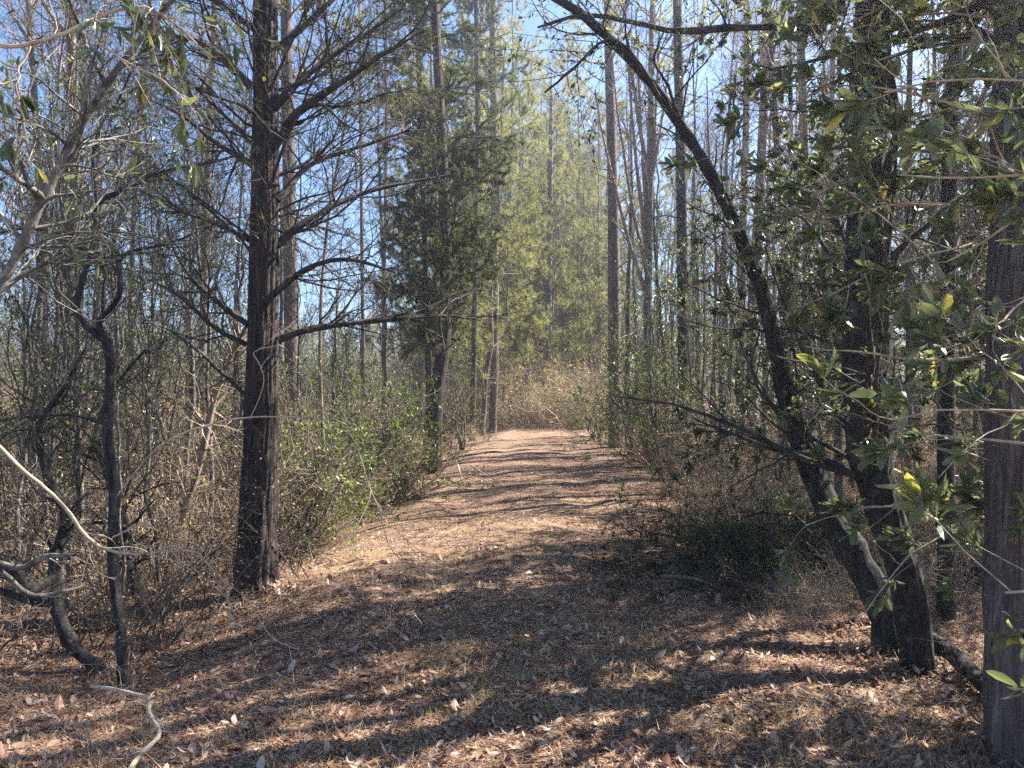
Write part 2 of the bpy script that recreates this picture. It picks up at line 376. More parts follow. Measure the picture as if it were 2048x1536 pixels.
def proto_ever(seed, H=4.5, stems=3, n=5200, lL=.055, wr=.42, m=None, name='holly_tree', spr=.5, kind='diamond', t0=.2):
    r = rs(seed); root = thing(name, (0, 0, 0), 'evergreen', 'tree'); Ps = []; Rs = []
    for k in range(stems):
        P, R = line(H*r.uniform(.7, 1), 16, r, spr*r.uniform(.6, 2), .04, .03, .006); Ps.append(P+[r.uniform(-.1, .1), r.uniform(-.1, .1), 0]); Rs.append(R)
    Ps, Rs = np.array(Ps), np.array(Rs)
    g = G(); tubes(g, Ps, Rs, 8); g.obj('trunk', M_greybark, root)
    B, BR = grow(Ps, Rs, 26*stems, r, (t0, .98), (35, 75), (.6, 1.5), 7, .14, .06, .4, .004, .4)
    C, CR = grow(B, BR, 300, r, (.2, 1), (25, 65), (.25, .6), 5, .15, .05, .5, .002, .3)
    g = G(); tubes(g, B, BR, 4); tubes(g, C, CR, 3); g.obj('branches', M_twig, root)
    g = G(); p, d = along(C, n, r, (.1, 1)); leaves(g, p, d, lL, wr, r, kind, spread=.8, nb=.5); g.obj('crown', m or M_holly, root, False)
    return root

def proto_thicket(seed, H=2.0, stems=26, lf=500, m=None, tw=None, fine=1300, w=.5, wg=.16, rr=(.003, .010)):
    r = rs(seed); root = thing('thicket_shrub', (0, 0, 0), 'thicket', 'shrub')
    n = 9; D = nrm(np.stack([r.normal(0, .35, stems), r.normal(0, .35, stems), np.ones(stems)], 1)); p = np.stack([r.normal(0, w*.5, stems), r.normal(0, w*.5, stems), np.full(stems, -.1)], 1)
    le = H*r.uniform(.5, 1.1, stems)[:, None]/n; out = [p]
    for k in range(n): D = nrm(D+r.normal(0, wg, D.shape)+[0, 0, -.02]); p = p+D*le; out.append(p)
    P = np.stack(out, 1); R = r.uniform(rr[0], rr[1], stems)[:, None]*np.linspace(1, .3, n+1)
    B, BR = grow(P, R, stems*7, r, (.15, 1), (25, 70), (.3, .9), 6, .2, .0, .6, .0018, .3)
    C, CR = grow(B, BR, fine, r, (.1, 1), (25, 75), (.1, .35), 4, .25, -.02, .7, .0011, .3)
    g = G(); tubes(g, P, R, 5); g.obj('stems', tw or M_twig, root)
    g = G(); tubes(g, B, BR, 3); tubes(g, C, CR, 3); g.obj('twigs', tw or M_twig, root)
    if lf:
        g = G(); p, d = along(C, lf, r); leaves(g, p, d, .045, .45, r, 'diamond', droop=.2); g.obj('leaves', m or M_dryleaf, root, False)
    return root

PROTO = {}
PROTO['pine'] = [proto_pine(10+i, H, b, r0, dn) for i, (H, b, r0, dn) in enumerate(((17, .30, .13, 1), (15, .25, .11, 1.1), (19, .42, .15, 1), (13, .18, .09, 1.2)))]
PROTO['bare'] = [proto_bare(20+i, H, r0, wig=w, ang=a) for i, (H, r0, w, a) in enumerate(((10, .055, .03, (25, 50)), (12, .075, .025, (30, 60)), (8, .04, .045, (20, 45)), (11, .06, .04, (35, 75)), (9, .05, .03, (20, 40))))]
PROTO['bare'] += [proto_bare(26, 15, .11, 26, 200, 700, 300, .5, M_darkbark, M_darktwig, M_holly, .02, (30, 65), .42), proto_bare(28, 14, .085, 26, 200, 700, 300, .8, M_darkbark, M_darktwig, M_holly, .035, (30, 65), .4)]
PROTO['young'] = [proto_pine(16, 14, .12, .10, 2.0), proto_pine(17, 12, .10, .09, 1.9)]
PROTO['cedar'] = [proto_cedar(30, 9), proto_cedar(31, 7.5, .08)]
PROTO['holly'] = [proto_ever(40, 4.6, 3), proto_ever(41, 3.6, 4, 4200), proto_ever(42, 5.6, 2, 5200, .06, .4, None, 'holly_tree', .7)]
PROTO['bush'] = [proto_ever(50, 1.7, 6, 3800, .06, .45, M_bush, 'green_bush', .5, 'diamond', .05), proto_ever(51, 1.3, 5, 2600, .055, .45, M_bush, 'green_bush', .5, 'diamond', .05)]
for b in PROTO['bush']: b['category'] = 'bush'
PROTO['thick'] = [proto_thicket(60, 2.1, 30, 500, None, M_darktwig), proto_thicket(61, 1.6, 30, 750, M_gold, M_paletwig), proto_thicket(62, 2.6, 22, 700, M_gold), proto_thicket(63, 1.3, 34, 700, M_gold, M_paletwig, 1500), proto_thicket(64, 3.4, 11, 420, M_gold, M_darktwig, 900, .8, .30, (.006, .017)), proto_thicket(65, 2.9, 12, 300, None, M_twig, 800, .9, .34, (.005, .013))]
used = set()
def put(kind, i, x, y, rz, sc, label, group=None, name=None):
    p = PROTO[kind][i]; loc = on(x, y)
    if id(p) not in used and False: pass
    o = dup(p, loc, rz, sc, label, group)
    if name: o.name = name
    return o

# ------------------------------------------------------------------ trees read from the photograph
def snap(pts):
    """move a whole stem nearer or farther until its foot stands on the ground"""
    px, py, Y = pts[0][:3]; y = Y
    for _ in range(30):
        y = .5*y+.5*(EYE-float(height((px-1024)/FPX*y, y)))*FPX/(py-768)
    return [(a, b, c*y/Y, w) for a, b, c, w in pts]
def trunk_tree(name, pts, label, cat='tree', bk=None, n=40, k=20, wob=.03, seed=1, fur=0, flare=.12):
    """pts photo rows; object origin at the foot of the stem"""
    pts = snap(pts); P, R = stem(pts, n, 0, seed)
    foot = P[0].copy(); foot[2] = float(height(foot[0], foot[1]))
    root = thing(name, foot, label, cat); r = rs(seed)
    P = P-foot
    P = np.vstack([[P[0]+[0, 0, min(-.15, -P[0][2]-.15)]], P]); R = np.concatenate([[R[0]*1.15], R])
    g = G(); tubes(g, P, R, k, wob, r, fur, flare); g.obj('trunk', bk or M_cedarbark, root)
    return root, foot, P, R, r

# --- big cedar left of the trail
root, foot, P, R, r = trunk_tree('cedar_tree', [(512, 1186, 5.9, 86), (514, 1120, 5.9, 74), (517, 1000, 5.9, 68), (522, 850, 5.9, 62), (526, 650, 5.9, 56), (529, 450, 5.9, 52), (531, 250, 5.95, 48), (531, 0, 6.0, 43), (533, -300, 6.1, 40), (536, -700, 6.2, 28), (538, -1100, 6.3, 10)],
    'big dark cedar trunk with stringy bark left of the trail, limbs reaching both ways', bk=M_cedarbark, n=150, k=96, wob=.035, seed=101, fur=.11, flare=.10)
LIMBS = [
 [(545, 300, 5.9, 20), (600, 225, 5.8, 16), (680, 165, 5.6, 11), (760, 110, 5.4, 8), (850, 60, 5.3, 4)],
 [(548, 215, 5.9, 16), (610, 150, 6, 12), (690, 95, 6.2, 8), (800, 20, 6.4, 4)],
 [(555, 490, 5.9, 17), (610, 445, 6, 13), (690, 400, 6.2, 10), (790, 370, 6.4, 7), (900, 350, 6.6, 4)],
 [(552, 585, 5.9, 13), (620, 535, 5.7, 10), (700, 520, 5.5, 8), (790, 545, 5.4, 4)],
 [(555, 680, 5.9, 16), (600, 662, 5.9, 13), (680, 648, 6.0, 11), (780, 638, 6.1, 9), (880, 630, 6.3, 6), (960, 640, 6.4, 3)],
 [(553, 400, 5.9, 14), (620, 330, 6.1, 10), (700, 300, 6.3, 8), (820, 260, 6.5, 4)],
 [(505, 175, 5.9, 18), (450, 120, 5.8, 14), (400, 85, 5.7, 10), (340, 70, 5.6, 6), (270, 60, 5.5, 3)],
 [(505, 330, 5.9, 14), (440, 290, 6, 10), (370, 235, 6.1, 7), (300, 200, 6.2, 4)],
 [(500, 480, 5.9, 14), (430, 445, 6.2, 10), (370, 425, 6.3, 7), (310, 380, 6.5, 4)],
 [(497, 650, 5.9, 13), (440, 610, 6, 10), (390, 565, 6.1, 8), (350, 500, 6.2, 5), (330, 430, 6.3, 3)],
 [(493, 690, 5.9, 12), (430, 655, 5.8, 9), (370, 600, 5.7, 7), (300, 560, 5.6, 3)],
 [(492, 790, 5.9, 10), (450, 750, 5.9, 8), (400, 700, 5.9, 6), (340, 660, 5.9, 3)],
 [(550, 100, 6, 15), (620, 40, 6.1, 11), (700, -30, 6.2, 8), (820, -120, 6.3, 4)],
 [(512, 60, 6, 15), (440, 10, 5.9, 11), (360, -40, 5.8, 7), (250, -90, 5.7, 4)]]
LP = []; LR = []; ck = snap([(512, 1186, 5.9, 98)])[0][2]/5.9
for q in LIMBS:
    p_, r_ = stem([(a, b, c*ck, w) for a, b, c, w in q], 14, .006, len(q)*7+int(q[-1][1])); p_ = p_-foot; LP.append(p_); LR.append(r_)
    g = G(); tubes(g, p_, r_, 8, .05, r); g.obj('limb', M_darktwig, root)
LP, LR = np.array(LP), np.array(LR)
B, BR = grow(P, R, 60, r, (.42, .99), (50, 78), (1.5, 2.6), 10, .12, .05, .15, .006, .4)
LP2 = np.concatenate([np.array([spline(a, 11) for a in LP]), B]); LR2 = np.concatenate([LR[:, :11], BR])
C, CR = grow(LP2, LR2, 1150, r, (.12, 1), (25, 65), (.4, 1.3), 7, .16, .01, .42, .0028, .4)
E, ER = grow(C, CR, 7500, r, (.1, 1), (20, 65), (.12, .45), 4, .2, -.01, .6, .0014, .3)
g = G(); tubes(g, B, BR, 6); tubes(g, C, CR, 4); tubes(g, E, ER, 3); g.obj('branches', M_darktwig, root)
g = G(); p, d = along(E, 5200, r, (.3, 1)); sel = p[:, 2] > 1.2+r.random(len(p))*4.5; tufts(g, p[sel], d[sel], 6, .085, .010, r, .6, -.2); g.obj('crown', M_cedar, root, False)

# --- twin-stemmed leaning tree on the right
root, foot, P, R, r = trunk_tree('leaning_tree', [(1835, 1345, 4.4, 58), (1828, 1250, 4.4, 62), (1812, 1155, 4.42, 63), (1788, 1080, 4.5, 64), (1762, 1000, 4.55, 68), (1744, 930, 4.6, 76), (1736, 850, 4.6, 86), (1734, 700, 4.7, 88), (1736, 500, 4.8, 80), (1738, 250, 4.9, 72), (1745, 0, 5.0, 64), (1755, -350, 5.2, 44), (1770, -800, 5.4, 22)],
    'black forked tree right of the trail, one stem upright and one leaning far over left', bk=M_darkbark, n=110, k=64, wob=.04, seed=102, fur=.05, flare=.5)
q = [(1772, 1262, 4.75, 56), (1752, 1190, 4.8, 54), (1708, 1115, 4.9, 57), (1668, 1050, 5.0, 56), (1632, 970, 5.1, 48), (1604, 890, 5.15, 42), (1572, 790, 5.2, 37), (1550, 690, 5.2, 33), (1520, 570, 5.2, 29), (1475, 465, 5.2, 26), (1425, 360, 5.2, 24), (1372, 270, 5.2, 23), (1300, 165, 5.2, 22), (1215, 75, 5.2, 19), (1110, -5, 5.2, 16), (960, -80, 5.2, 10)]
ck = snap([(1835, 1345, 4.4, 92)])[0][2]/4.4; q = [(a, b, c*ck, w) for a, b, c, w in q]
lp, lr = stem(q, 60, .002, 5); lp = lp-foot
g = G(); tubes(g, np.vstack([[lp[0]+[.02, -.02, -.3]], lp]), np.concatenate([[lr[0]*1.3], lr]), 40, .04, r, .05); g.obj('leaning_stem', M_darkbark, root)
subs = [[(1650, 60, 5.0, 17), (1560, 52, 5.0, 16), (1450, 55, 5.0, 14), (1350, 60, 5.1, 12), (1240, 38, 5.2, 10), (1160, 30, 5.2, 8), (1075, 55, 5.2, 4)],
        [(1368, 262, 5.2, 8), (1338, 170, 5.1, 6), (1310, 120, 5, 5), (1330, 60, 5, 3)],
        [(1345, 240, 5.2, 8), (1240, 80, 5.1, 7), (1150, 130, 5.1, 6), (1090, 185, 5, 4)],
        [(1740, 345, 4.8, 10), (1640, 385, 4.6, 8), (1570, 430, 4.5, 6), (1480, 460, 4.4, 5), (1400, 470, 4.4, 3)],
        [(1745, 350, 4.8, 8), (1800, 352, 4.7, 7), (1890, 348, 4.6, 4)],
        [(1590, 870, 5.15, 10), (1530, 800, 5.2, 7), (1500, 740, 5.3, 5), (1520, 650, 5.4, 3)]]
SP = []
for q in subs:
    p_, r_ = stem([(a, b, c*ck, w) for a, b, c, w in q], 16, .006, int(q[0][1])); p_ = p_-foot; SP.append((p_, r_))
    g = G(); tubes(g, p_, r_, 8, .05, r); g.obj('limb', M_darktwig if q[0][1] != 345 else M_paletwig, root)
a_, b_ = np.array([x[0] for x in SP]), np.array([x[1] for x in SP])
C, CR = grow(np.concatenate([a_, spline(lp, 16)[None]]), np.concatenate([b_, lr[::4][:16][None] if len(lr[::4]) >= 16 else np.full((1, 16), .03)]), 90, r, (.3, 1), (30, 70), (.4, 1.3), 8, .16, .02, .3, .003, .4)
C2, CR2 = grow(P, R, 26, r, (.35, .98), (40, 70), (1.2, 2.6), 9, .12, .06, .25, .006, .3)
C3, CR3 = grow(C2, CR2, 170, r, (.1, 1), (30, 65), (.3, 1.0), 6, .16, .02, .5, .003, .3)
E, ER = grow(np.concatenate([C[:, ::1][:, :7], C3]), np.concatenate([CR[:, :7], CR3]), 900, r, (.1, 1), (25, 65), (.12, .4), 4, .2, .0, .6, .0016, .3)
g = G(); tubes(g, C, CR, 4); tubes(g, C2, CR2, 6); tubes(g, C3, CR3, 4); tubes(g, E, ER, 3); g.obj('branches', M_darktwig, root)
g = G(); p, d = along(E, 3800, r, (.2, 1)); leaves(g, p, d, .05, .35, r, 'diamond', droop=.2); g.obj('crown', M_holly, root, False)

# --- reddish trunk on the right edge of the picture
root, foot, P, R, r = trunk_tree('cedar_tree', [(2068, 1530, 3.25, 160), (2052, 1300, 3.25, 140), (2046, 1000, 3.3, 128), (2046, 700, 3.3, 122), (2050, 300, 3.4, 112), (2056, -200, 3.5, 100), (2062, -800, 3.7, 70), (2065, -1700, 4, 20)],
    'thick reddish cedar trunk with fine fibrous bark at the right edge of the picture', bk=M_redbark, n=140, k=110, wob=.02, seed=103, fur=.08, flare=.2)
C2, CR2 = grow(P, R, 40, r, (.62, .98), (50, 75), (1.5, 2.8), 9, .12, .04, .2, .006, .3)
C3, CR3 = grow(C2, CR2, 400, r, (.1, 1), (30, 65), (.3, 1.0), 6, .16, .02, .5, .003, .3)
g = G(); tubes(g, C2, CR2, 6); tubes(g, C3, CR3, 4); g.obj('branches', M_darktwig, root)
g = G(); p, d = along(C3, 4200, r, (.2, 1)); tufts(g, p, d, 6, .10, .013, r, .6, -.2); g.obj('crown', M_cedar, root, False)

# --- straight and wavy trunks one can tell apart
# foot px, foot distance, points ((px,py)...), width px at foot / at top of frame, bark, crown kind, label
def mid(name, Y, pts, w0, w1, label, bk, crown='bare', seed=1, top=9.0, nb=26, t0=.3, L=(1.2, 2.4), lf=0, group=None):
    py0 = 768+(EYE-float(height((pts[0][0]-1024)/FPX*Y, Y)))/Y*FPX
    q = [(pts[0][0], py0, Y, w0)]
    tot = max(py0-pts[-1][1], 1)
    for (a, b) in pts[1:]: q.append((a, b, Y, w0+(w1-w0)*(py0-b)/tot))
    # carry the stem on above the frame
    dx = pts[-1][0]-pts[-2][0]; dy = max(pts[-2][1]-pts[-1][1], 1)
    ptop = 768-(top-EYE)/Y*FPX
    if ptop < pts[-1][1]-20: q.append((pts[-1][0]+dx/dy*(pts[-1][1]-ptop)*.4, ptop, Y, max(w1*.25, 2)))
    root, foot, P, R, r = trunk_tree(name, q, label, bk=bk, n=36, k=14, seed=seed)
    P = P; 
    if crown == 'bare':
        B, BR = grow(P, R, nb, r, (t0, .98), (28, 60), L, 9, .14, .06, .4, .005, .4)
        C, CR = grow(B, BR, nb*8, r, (.15, 1), (25, 60), (.4, 1.1), 6, .16, .04, .5, .0028, .4)
        E, ER = grow(C, CR, nb*26, r, (.1, 1), (25, 65), (.15, .45), 4, .2, .01, .6, .0017, .3)
        g = G(); tubes(g, B, BR, 5); tubes(g, C, CR, 4); g.obj('branches', M_twig, root)
        g = G(); tubes(g, E, ER, 3); g.obj('twigs', M_twig, root)
        if lf: g = G(); p, d = along(E, lf, r); leaves(g, p, d, .06, .35, r, 'diamond', droop=.5); g.obj('leaves', M_holly, root, False)
    elif crown == 'pine':
        B, BR = grow(P, R, nb, r, (max(t0, .3), .99), (55, 85), (1.8, 3.2), 7, .10, .08, .3, .006, .6)
        D, DR = grow(P, R, 16, r, (.12, t0+.1), (60, 95), (.3, 1.4), 5, .15, -.03, .2, .005, .2)
        C, CR = grow(B, BR, nb*6, r, (.25, 1), (30, 65), (.4, 1.0), 4, .12, .10, .6, .004, .4)
        g = G(); tubes(g, B, BR, 4); tubes(g, C, CR, 3); tubes(g, D, DR, 4); g.obj('branches', M_twig, root)
        g = G(); p, d = along(C, nb*26, r, (.35, 1)); tufts(g, p, d, 13, .18, .010, r, .75, .25); g.obj('crown', M_needle, root, False)
    elif crown == 'cedar':
        B, BR = grow(P, R, nb, r, (t0, .99), (45, 85), L, 8, .13, .03, .3, .005, .5)
        C, CR = grow(B, BR, nb*10, r, (.1, 1), (25, 65), (.3, .9), 6, .16, -.02, .5, .0028, .3)
        g = G(); tubes(g, B, BR, 4); tubes(g, C, CR, 3); g.obj('branches', M_darktwig, root)
        g = G(); p, d = along(C, nb*200, r, (.1, 1)); tufts(g, p, d, 6, .12, .018, r, .7, -.15); g.obj('crown', M_cedar, root, False)
    return root

MID = [
 ('pine_tree', 12, [(588, 0), (582, 700), (578, 350), (572, 0)], 30, 22, 'reddish pine trunk showing just behind the big dark cedar', M_redbark, 'pine', 14, 30, .55),
 ('bare_tree', 9.5, [(128, 0), (140, 600), (150, 300), (140, 0)], 24, 17, 'slim tree with pale sun patches in its bark colour, tallest of the left thicket', M_greybark, 'bare', 10, 34, .3),  # pale blotches of the bark colour stand in for sun on this trunk
 ('bare_tree', 11, [(100, 0), (84, 500), (72, 250), (58, 0)], 16, 11, 'thin pale sapling leaning slightly left near the left edge of the picture', M_greybark, 'bare', 9, 26, .3),
 ('bare_tree', 12, [(400, 0), (408, 600), (418, 250), (430, 0)], 18, 11, 'slim pale tree standing a little left of the big dark cedar', M_greybark, 'bare', 10, 26, .3),
 ('bare_tree', 20, [(728, 0), (725, 600), (722, 300), (718, 0)], 9, 6, 'very thin straight tree in the open sky gap right of the big cedar', M_pinebark, 'bare', 12, 20, .35),
 ('bare_tree', 22, [(765, 0), (768, 600), (772, 300), (770, 0)], 8, 6, 'thin far tree, right one of the pair in the sky gap', M_greybark, 'bare', 12, 20, .35),
 ('cedar_tree', 15, [(868, 0), (872, 800), (888, 680), (892, 500), (882, 250), (870, 0)], 32, 16, 'dark bushy cedar on the left verge where the trail narrows', M_cedarbark, 'cedar', 12, 90, .30),
 ('cedar_tree', 16.5, [(850, 0), (858, 750), (850, 500), (840, 200), (835, 0)], 14, 9, 'slim cedar close behind the bushy one on the left verge', M_cedarbark, 'cedar', 11, 46, .34),
 ('pine_tree', 27, [(985, 0), (990, 650), (988, 300), (985, 0)], 17, 13, 'straight pine on the left of the far end of the trail', M_pinebark, 'pine', 17, 52, .40),
 ('cedar_tree', 24, [(945, 0), (950, 600), (955, 300), (952, 0)], 12, 8, 'narrow grey-green cedar behind the verge, left of the straight pine', M_cedarbark, 'cedar', 14, 66, .30),
 ('pine_tree', 33, [(1100, 0), (1098, 650), (1100, 400), (1102, 250)], 13, 8, 'slender sunlit pine standing in the middle above the brown brush', M_greybark, 'pine', 15, 56, .42),
 ('pine_tree', 40, [(1132, 0), (1130, 600), (1133, 420), (1135, 300)], 10, 6, 'thin far pine just right of the slender middle pine', M_pinebark, 'pine', 15, 50, .40),
 ('pine_tree', 42, [(1165, 0), (1163, 600), (1166, 420), (1168, 330)], 9, 6, 'thin far pine nearest left of the thick right verge trunk', M_pinebark, 'pine', 14, 50, .40),
 ('pine_tree', 44, [(1068, 0), (1070, 600), (1074, 420), (1078, 330)], 8, 5, 'thin far pine left of the slender middle pine', M_pinebark, 'pine', 15, 50, .40),
 ('pine_tree', 19.5, [(1230, 0), (1229, 700), (1225, 350), (1216, 0)], 27, 17, 'thick grey pine trunk on the right verge of the trail', M_pinebark, 'pine', 19, 40, .62),
 ('bare_tree', 18, [(1296, 0), (1296, 600), (1300, 350), (1302, 100), (1305, 0)], 20, 9, 'many-stemmed bare tree fanning upward right of the thick grey pine', M_greybark, 'bare', 12, 30, .3),
 ('pine_tree', 15.6, [(1364, 0), (1366, 700), (1362, 350), (1355, 0)], 23, 18, 'straight dark trunk standing where the leaning stem crosses the sky', M_darkbark, 'pine', 17, 34, .66),
 ('bare_tree', 20, [(1480, 0), (1486, 500), (1492, 250), (1494, 0)], 16, 12, 'greenish mossy trunk behind the leaning stem', M_greybark, 'bare', 13, 26, .35),
 ('bare_tree', 14, [(1505, 0), (1503, 650), (1518, 400), (1530, 150), (1534, 0)], 20, 16, 'reddish wavy trunk right of the leaning stem', M_redbark, 'bare', 11, 26, .35),
 ('bare_tree', 12.5, [(1572, 0), (1575, 700), (1566, 450), (1548, 200), (1535, 0)], 16, 13, 'dark wavy trunk bowing left across its reddish neighbour', M_darkbark, 'bare', 10, 26, .35),
 ('bare_tree', 21, [(1585, 0), (1583, 500), (1582, 250), (1580, 0)], 10, 7, 'thin straight tree between the wavy pair and the grey trunk', M_redbark, 'bare', 12, 20, .35),
 ('bare_tree', 12, [(1618, 0), (1616, 700), (1612, 400), (1600, 0)], 20, 15, 'straight grey trunk midway between the leaning stem and the black upright stem', M_greybark, 'bare', 11, 30, .35),
 ('bare_tree', 15, [(1662, 0), (1660, 700), (1662, 350), (1668, 0)], 15, 10, 'dim straight trunk close left of the black upright stem', M_greybark, 'bare', 11, 26, .35),
 ('bare_tree', 5.6, [(1892, 0), (1893, 900), (1895, 600), (1902, 250), (1915, 0)], 34, 24, 'slim dark tree between the black forked tree and the reddish edge trunk', M_darkbark, 'bare', 7.5, 30, .35),
 ('bare_tree', 7.5, [(1812, 0), (1818, 700), (1815, 400), (1822, 0)], 14, 9, 'thin sapling close right of the black upright stem', M_greybark, 'bare', 7, 26, .3),
 ('bare_tree', 13, [(268, 0), (262, 600), (275, 300), (300, 0)], 11, 8, 'thin tree rising behind the crooked grey tree in the left thicket', M_twig, 'bare', 9, 24, .3),
 ('bare_tree', 9, [(655, 0), (640, 700), (655, 450), (690, 250)], 9, 5, 'thin leaning sapling on the right side of the big dark cedar', M_twig, 'bare', 5, 20, .3),
 ('bare_tree', 11, [(1440, 0), (1428, 750), (1432, 500), (1418, 300)], 9, 5, 'thin brown sapling right of the straight dark trunk', M_twig, 'bare', 6, 22, .25),
]
for i, (nm, Y, pts, w0, w1, lab, bk, cr, top, nb, t0) in enumerate(MID):
    mid(nm, Y, pts, w0, w1, lab, bk, cr, 200+i, top, nb, t0, (1.0, 2.3) if cr != 'cedar' else (1.1, 2.3), 150 if cr == 'bare' else 0)

# fan of ascending stems on the many-stemmed tree: found by its label
fan = [o for o in bpy.data.objects if o.get('label', '').startswith('many-stemmed')][0]
r = rs(77); ff = np.array(fan.location)
for k, (x1, y1) in enumerate(((1190, 180), (1225, 120), (1250, 60), (1272, 20), (1322, 10), (1345, 80), (1240, -60), (1310, -60))):
    y0 = 600-k*38
    p_, r_ = stem([(1297, y0, 18, 9), (1297+(x1-1297)*.35, y0-(y0-y1)*.28, 18, 7), (1297+(x1-1297)*.75, y0-(y0-y1)*.66, 18, 5), (x1, y1, 18, 3)], 14, .01, k)
    p_ = p_-ff; g = G(); tubes(g, p_, r_, 6)
    C, CR = grow(p_, r_, 16, r, (.3, 1), (20, 50), (.5, 1.4), 6, .14, .05, .5, .004, .3); tubes(g, C, CR, 3); g.obj('stem', M_twig, fan)

# --- crooked grey tree in the left thicket
ck = snap([(248, 1372, 4.05, 24)])[0][2]/4.05
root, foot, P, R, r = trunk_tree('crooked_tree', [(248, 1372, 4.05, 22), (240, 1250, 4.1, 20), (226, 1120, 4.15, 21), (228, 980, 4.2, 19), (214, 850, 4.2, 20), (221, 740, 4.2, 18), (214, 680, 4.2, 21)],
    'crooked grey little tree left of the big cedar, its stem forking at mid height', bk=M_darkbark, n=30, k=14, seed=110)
forks = [[(214, 684, 4.2, 18.0), (175, 655, 4.2, 14.8), (152, 615, 4.2, 12.3), (160, 565, 4.2, 10.7), (178, 520, 4.2, 9.8), (185, 470, 4.2, 9.8), (190, 405, 4.2, 11.5), (250, 378, 4.2, 9.0), (300, 350, 4.25, 7.4), (360, 336, 4.3, 6.6), (420, 325, 4.4, 5.7), (480, 308, 4.5, 4.1)],
         [(212, 680, 4.2, 13.1), (196, 645, 4.2, 11.5), (225, 610, 4.15, 11.5), (240, 570, 4.1, 10.7), (238, 530, 4.1, 9.8), (262, 505, 4.1, 6.6), (330, 490, 4.1, 5.7), (380, 470, 4.1, 3.3)],
         [(205, 640, 4.2, 8.2), (212, 580, 4.25, 7.4), (210, 530, 4.25, 7.4), (180, 505, 4.25, 7.4), (120, 470, 4.2, 6.6), (60, 455, 4.2, 4.9), (0, 465, 4.2, 3.3)],
         [(190, 405, 4.2, 7.4), (185, 330, 4.2, 6.6), (200, 250, 4.2, 4.9), (240, 190, 4.2, 4.1), (290, 80, 4.2, 2.5)],
         [(217, 850, 4.2, 8.2), (150, 830, 4.1, 7.4), (100, 830, 4.0, 6.6), (40, 835, 3.9, 5.7), (0, 842, 3.8, 4.1)]]
FP = []; FR = []
for q in forks:
    p_, r_ = stem([(a, b, c*ck, w) for a, b, c, w in q], 22, .004, int(q[1][0])); p_ = p_-foot; FP.append(p_); FR.append(r_)
    g = G(); tubes(g, p_, r_, 10, .04, r); g.obj('limb', M_darkbark, root)
FP, FR = np.array(FP), np.array(FR)
C, CR = grow(FP, FR, 60, r, (.25, 1), (30, 70), (.4, 1.1), 8, .18, .03, .45, .0028, .3)
E, ER = grow(C, CR, 480, r, (.1, 1), (25, 70), (.1, .4), 5, .2, .0, .6, .0014, .3)
g = G(); tubes(g, C, CR, 4); tubes(g, E, ER, 3); g.obj('twigs', M_darktwig, root)
g = G(); p, d = along(E, 700, r, (.2, 1)); leaves(g, p, d, .05, .38, r, 'leaf', droop=.6); g.obj('leaves', M_holly, root, False)

# --- other crooked stems and vines on the left
def bough(name, rows, label, cat, mat_=None, n=30, k=10, seed=1, tw=30, fine=160, lv=0, lm=None, L=(.2, .8), lL=.06, parts=None, twm=None, drp=.3, t=(.3, 1)):
    if cat == 'tree' and rows[0][0][1] < 1390:
        q0 = snap(rows[0]); f = q0[0][2]/rows[0][0][2]; rows = [[(a, b, c*f, w) for a, b, c, w in q] for q in rows]
        rows[0] = [(rows[0][0][0], rows[0][0][1]+60, rows[0][0][2], rows[0][0][3])]+rows[0]
    P, R = stem(rows[0], n, .003, seed); foot = P[0].copy(); root = thing(name, foot, label, cat); r = rs(seed)
    g = G(); tubes(g, P-foot, R, k, .05, r); g.obj('stem', mat_ or M_darkbark, root)
    Ps = [spline(P, 20)-foot]; Rs = [np.interp(np.linspace(0, 1, 20), np.linspace(0, 1, n), R)]
    for j, q in enumerate(rows[1:]):
        p_, r_ = stem(q, 20, .003, seed+j); g = G(); tubes(g, p_-foot, r_, 8, .05, r); g.obj('side_branch', mat_ or M_darkbark, root); Ps.append(p_-foot); Rs.append(r_)
    Ps, Rs = np.array(Ps), np.array(Rs)
    if tw:
        C, CR = grow(Ps, Rs, tw, r, t, (30, 70), L, 7, .2, -.02, .45, .0018, .3)
        g = G(); tubes(g, C, CR, 4)
        if fine: E, ER = grow(C, CR, fine, r, (.1, 1), (25, 70), (L[0]*.3, L[1]*.4), 5, .22, .0, .6, .001, .3); tubes(g, E, ER, 3)
        else: E = C
        g.obj('twigs', twm or mat_ or M_darktwig, root)
        if lv: g = G(); p, d = along(E, lv, r, (.3, 1)); leaves(g, p, d, lL, .34, r, 'leaf', spread=.6, droop=drp); g.obj('leaves', lm or M_holly, root, False)
    return root
bough('crooked_tree', [[(205, 1345, 4.25, 26), (150, 1290, 4.3, 28), (118, 1200, 4.35, 26), (118, 1110, 4.4, 22), (135, 1030, 4.45, 20), (100, 960, 4.5, 16), (80, 860, 4.5, 14), (130, 780, 4.5, 10), (170, 700, 4.5, 6)],
    [(118, 1150, 4.35, 18), (60, 1180, 4.2, 22), (10, 1130, 4.1, 24), (-80, 1090, 4, 22)], [(118, 1210, 4.35, 18), (60, 1200, 4.3, 16), (0, 1180, 4.3, 13), (-60, 1160, 4.3, 10)]],
    'dark stem bowed like a bent knee at the lower left edge of the thicket', 'tree', M_darkbark, seed=120, tw=30, fine=200)
bough('crooked_tree', [[(300, 1250, 5.0, 20), (270, 1180, 5.0, 20), (255, 1090, 5.0, 19), (232, 1000, 5, 17), (205, 930, 5, 15), (190, 860, 5, 12), (240, 760, 5, 8), (290, 700, 5, 5)]],
    'dark upright shrub stem between the crooked grey tree and the big cedar', 'tree', M_darkbark, seed=121, tw=34, fine=240, lv=200)
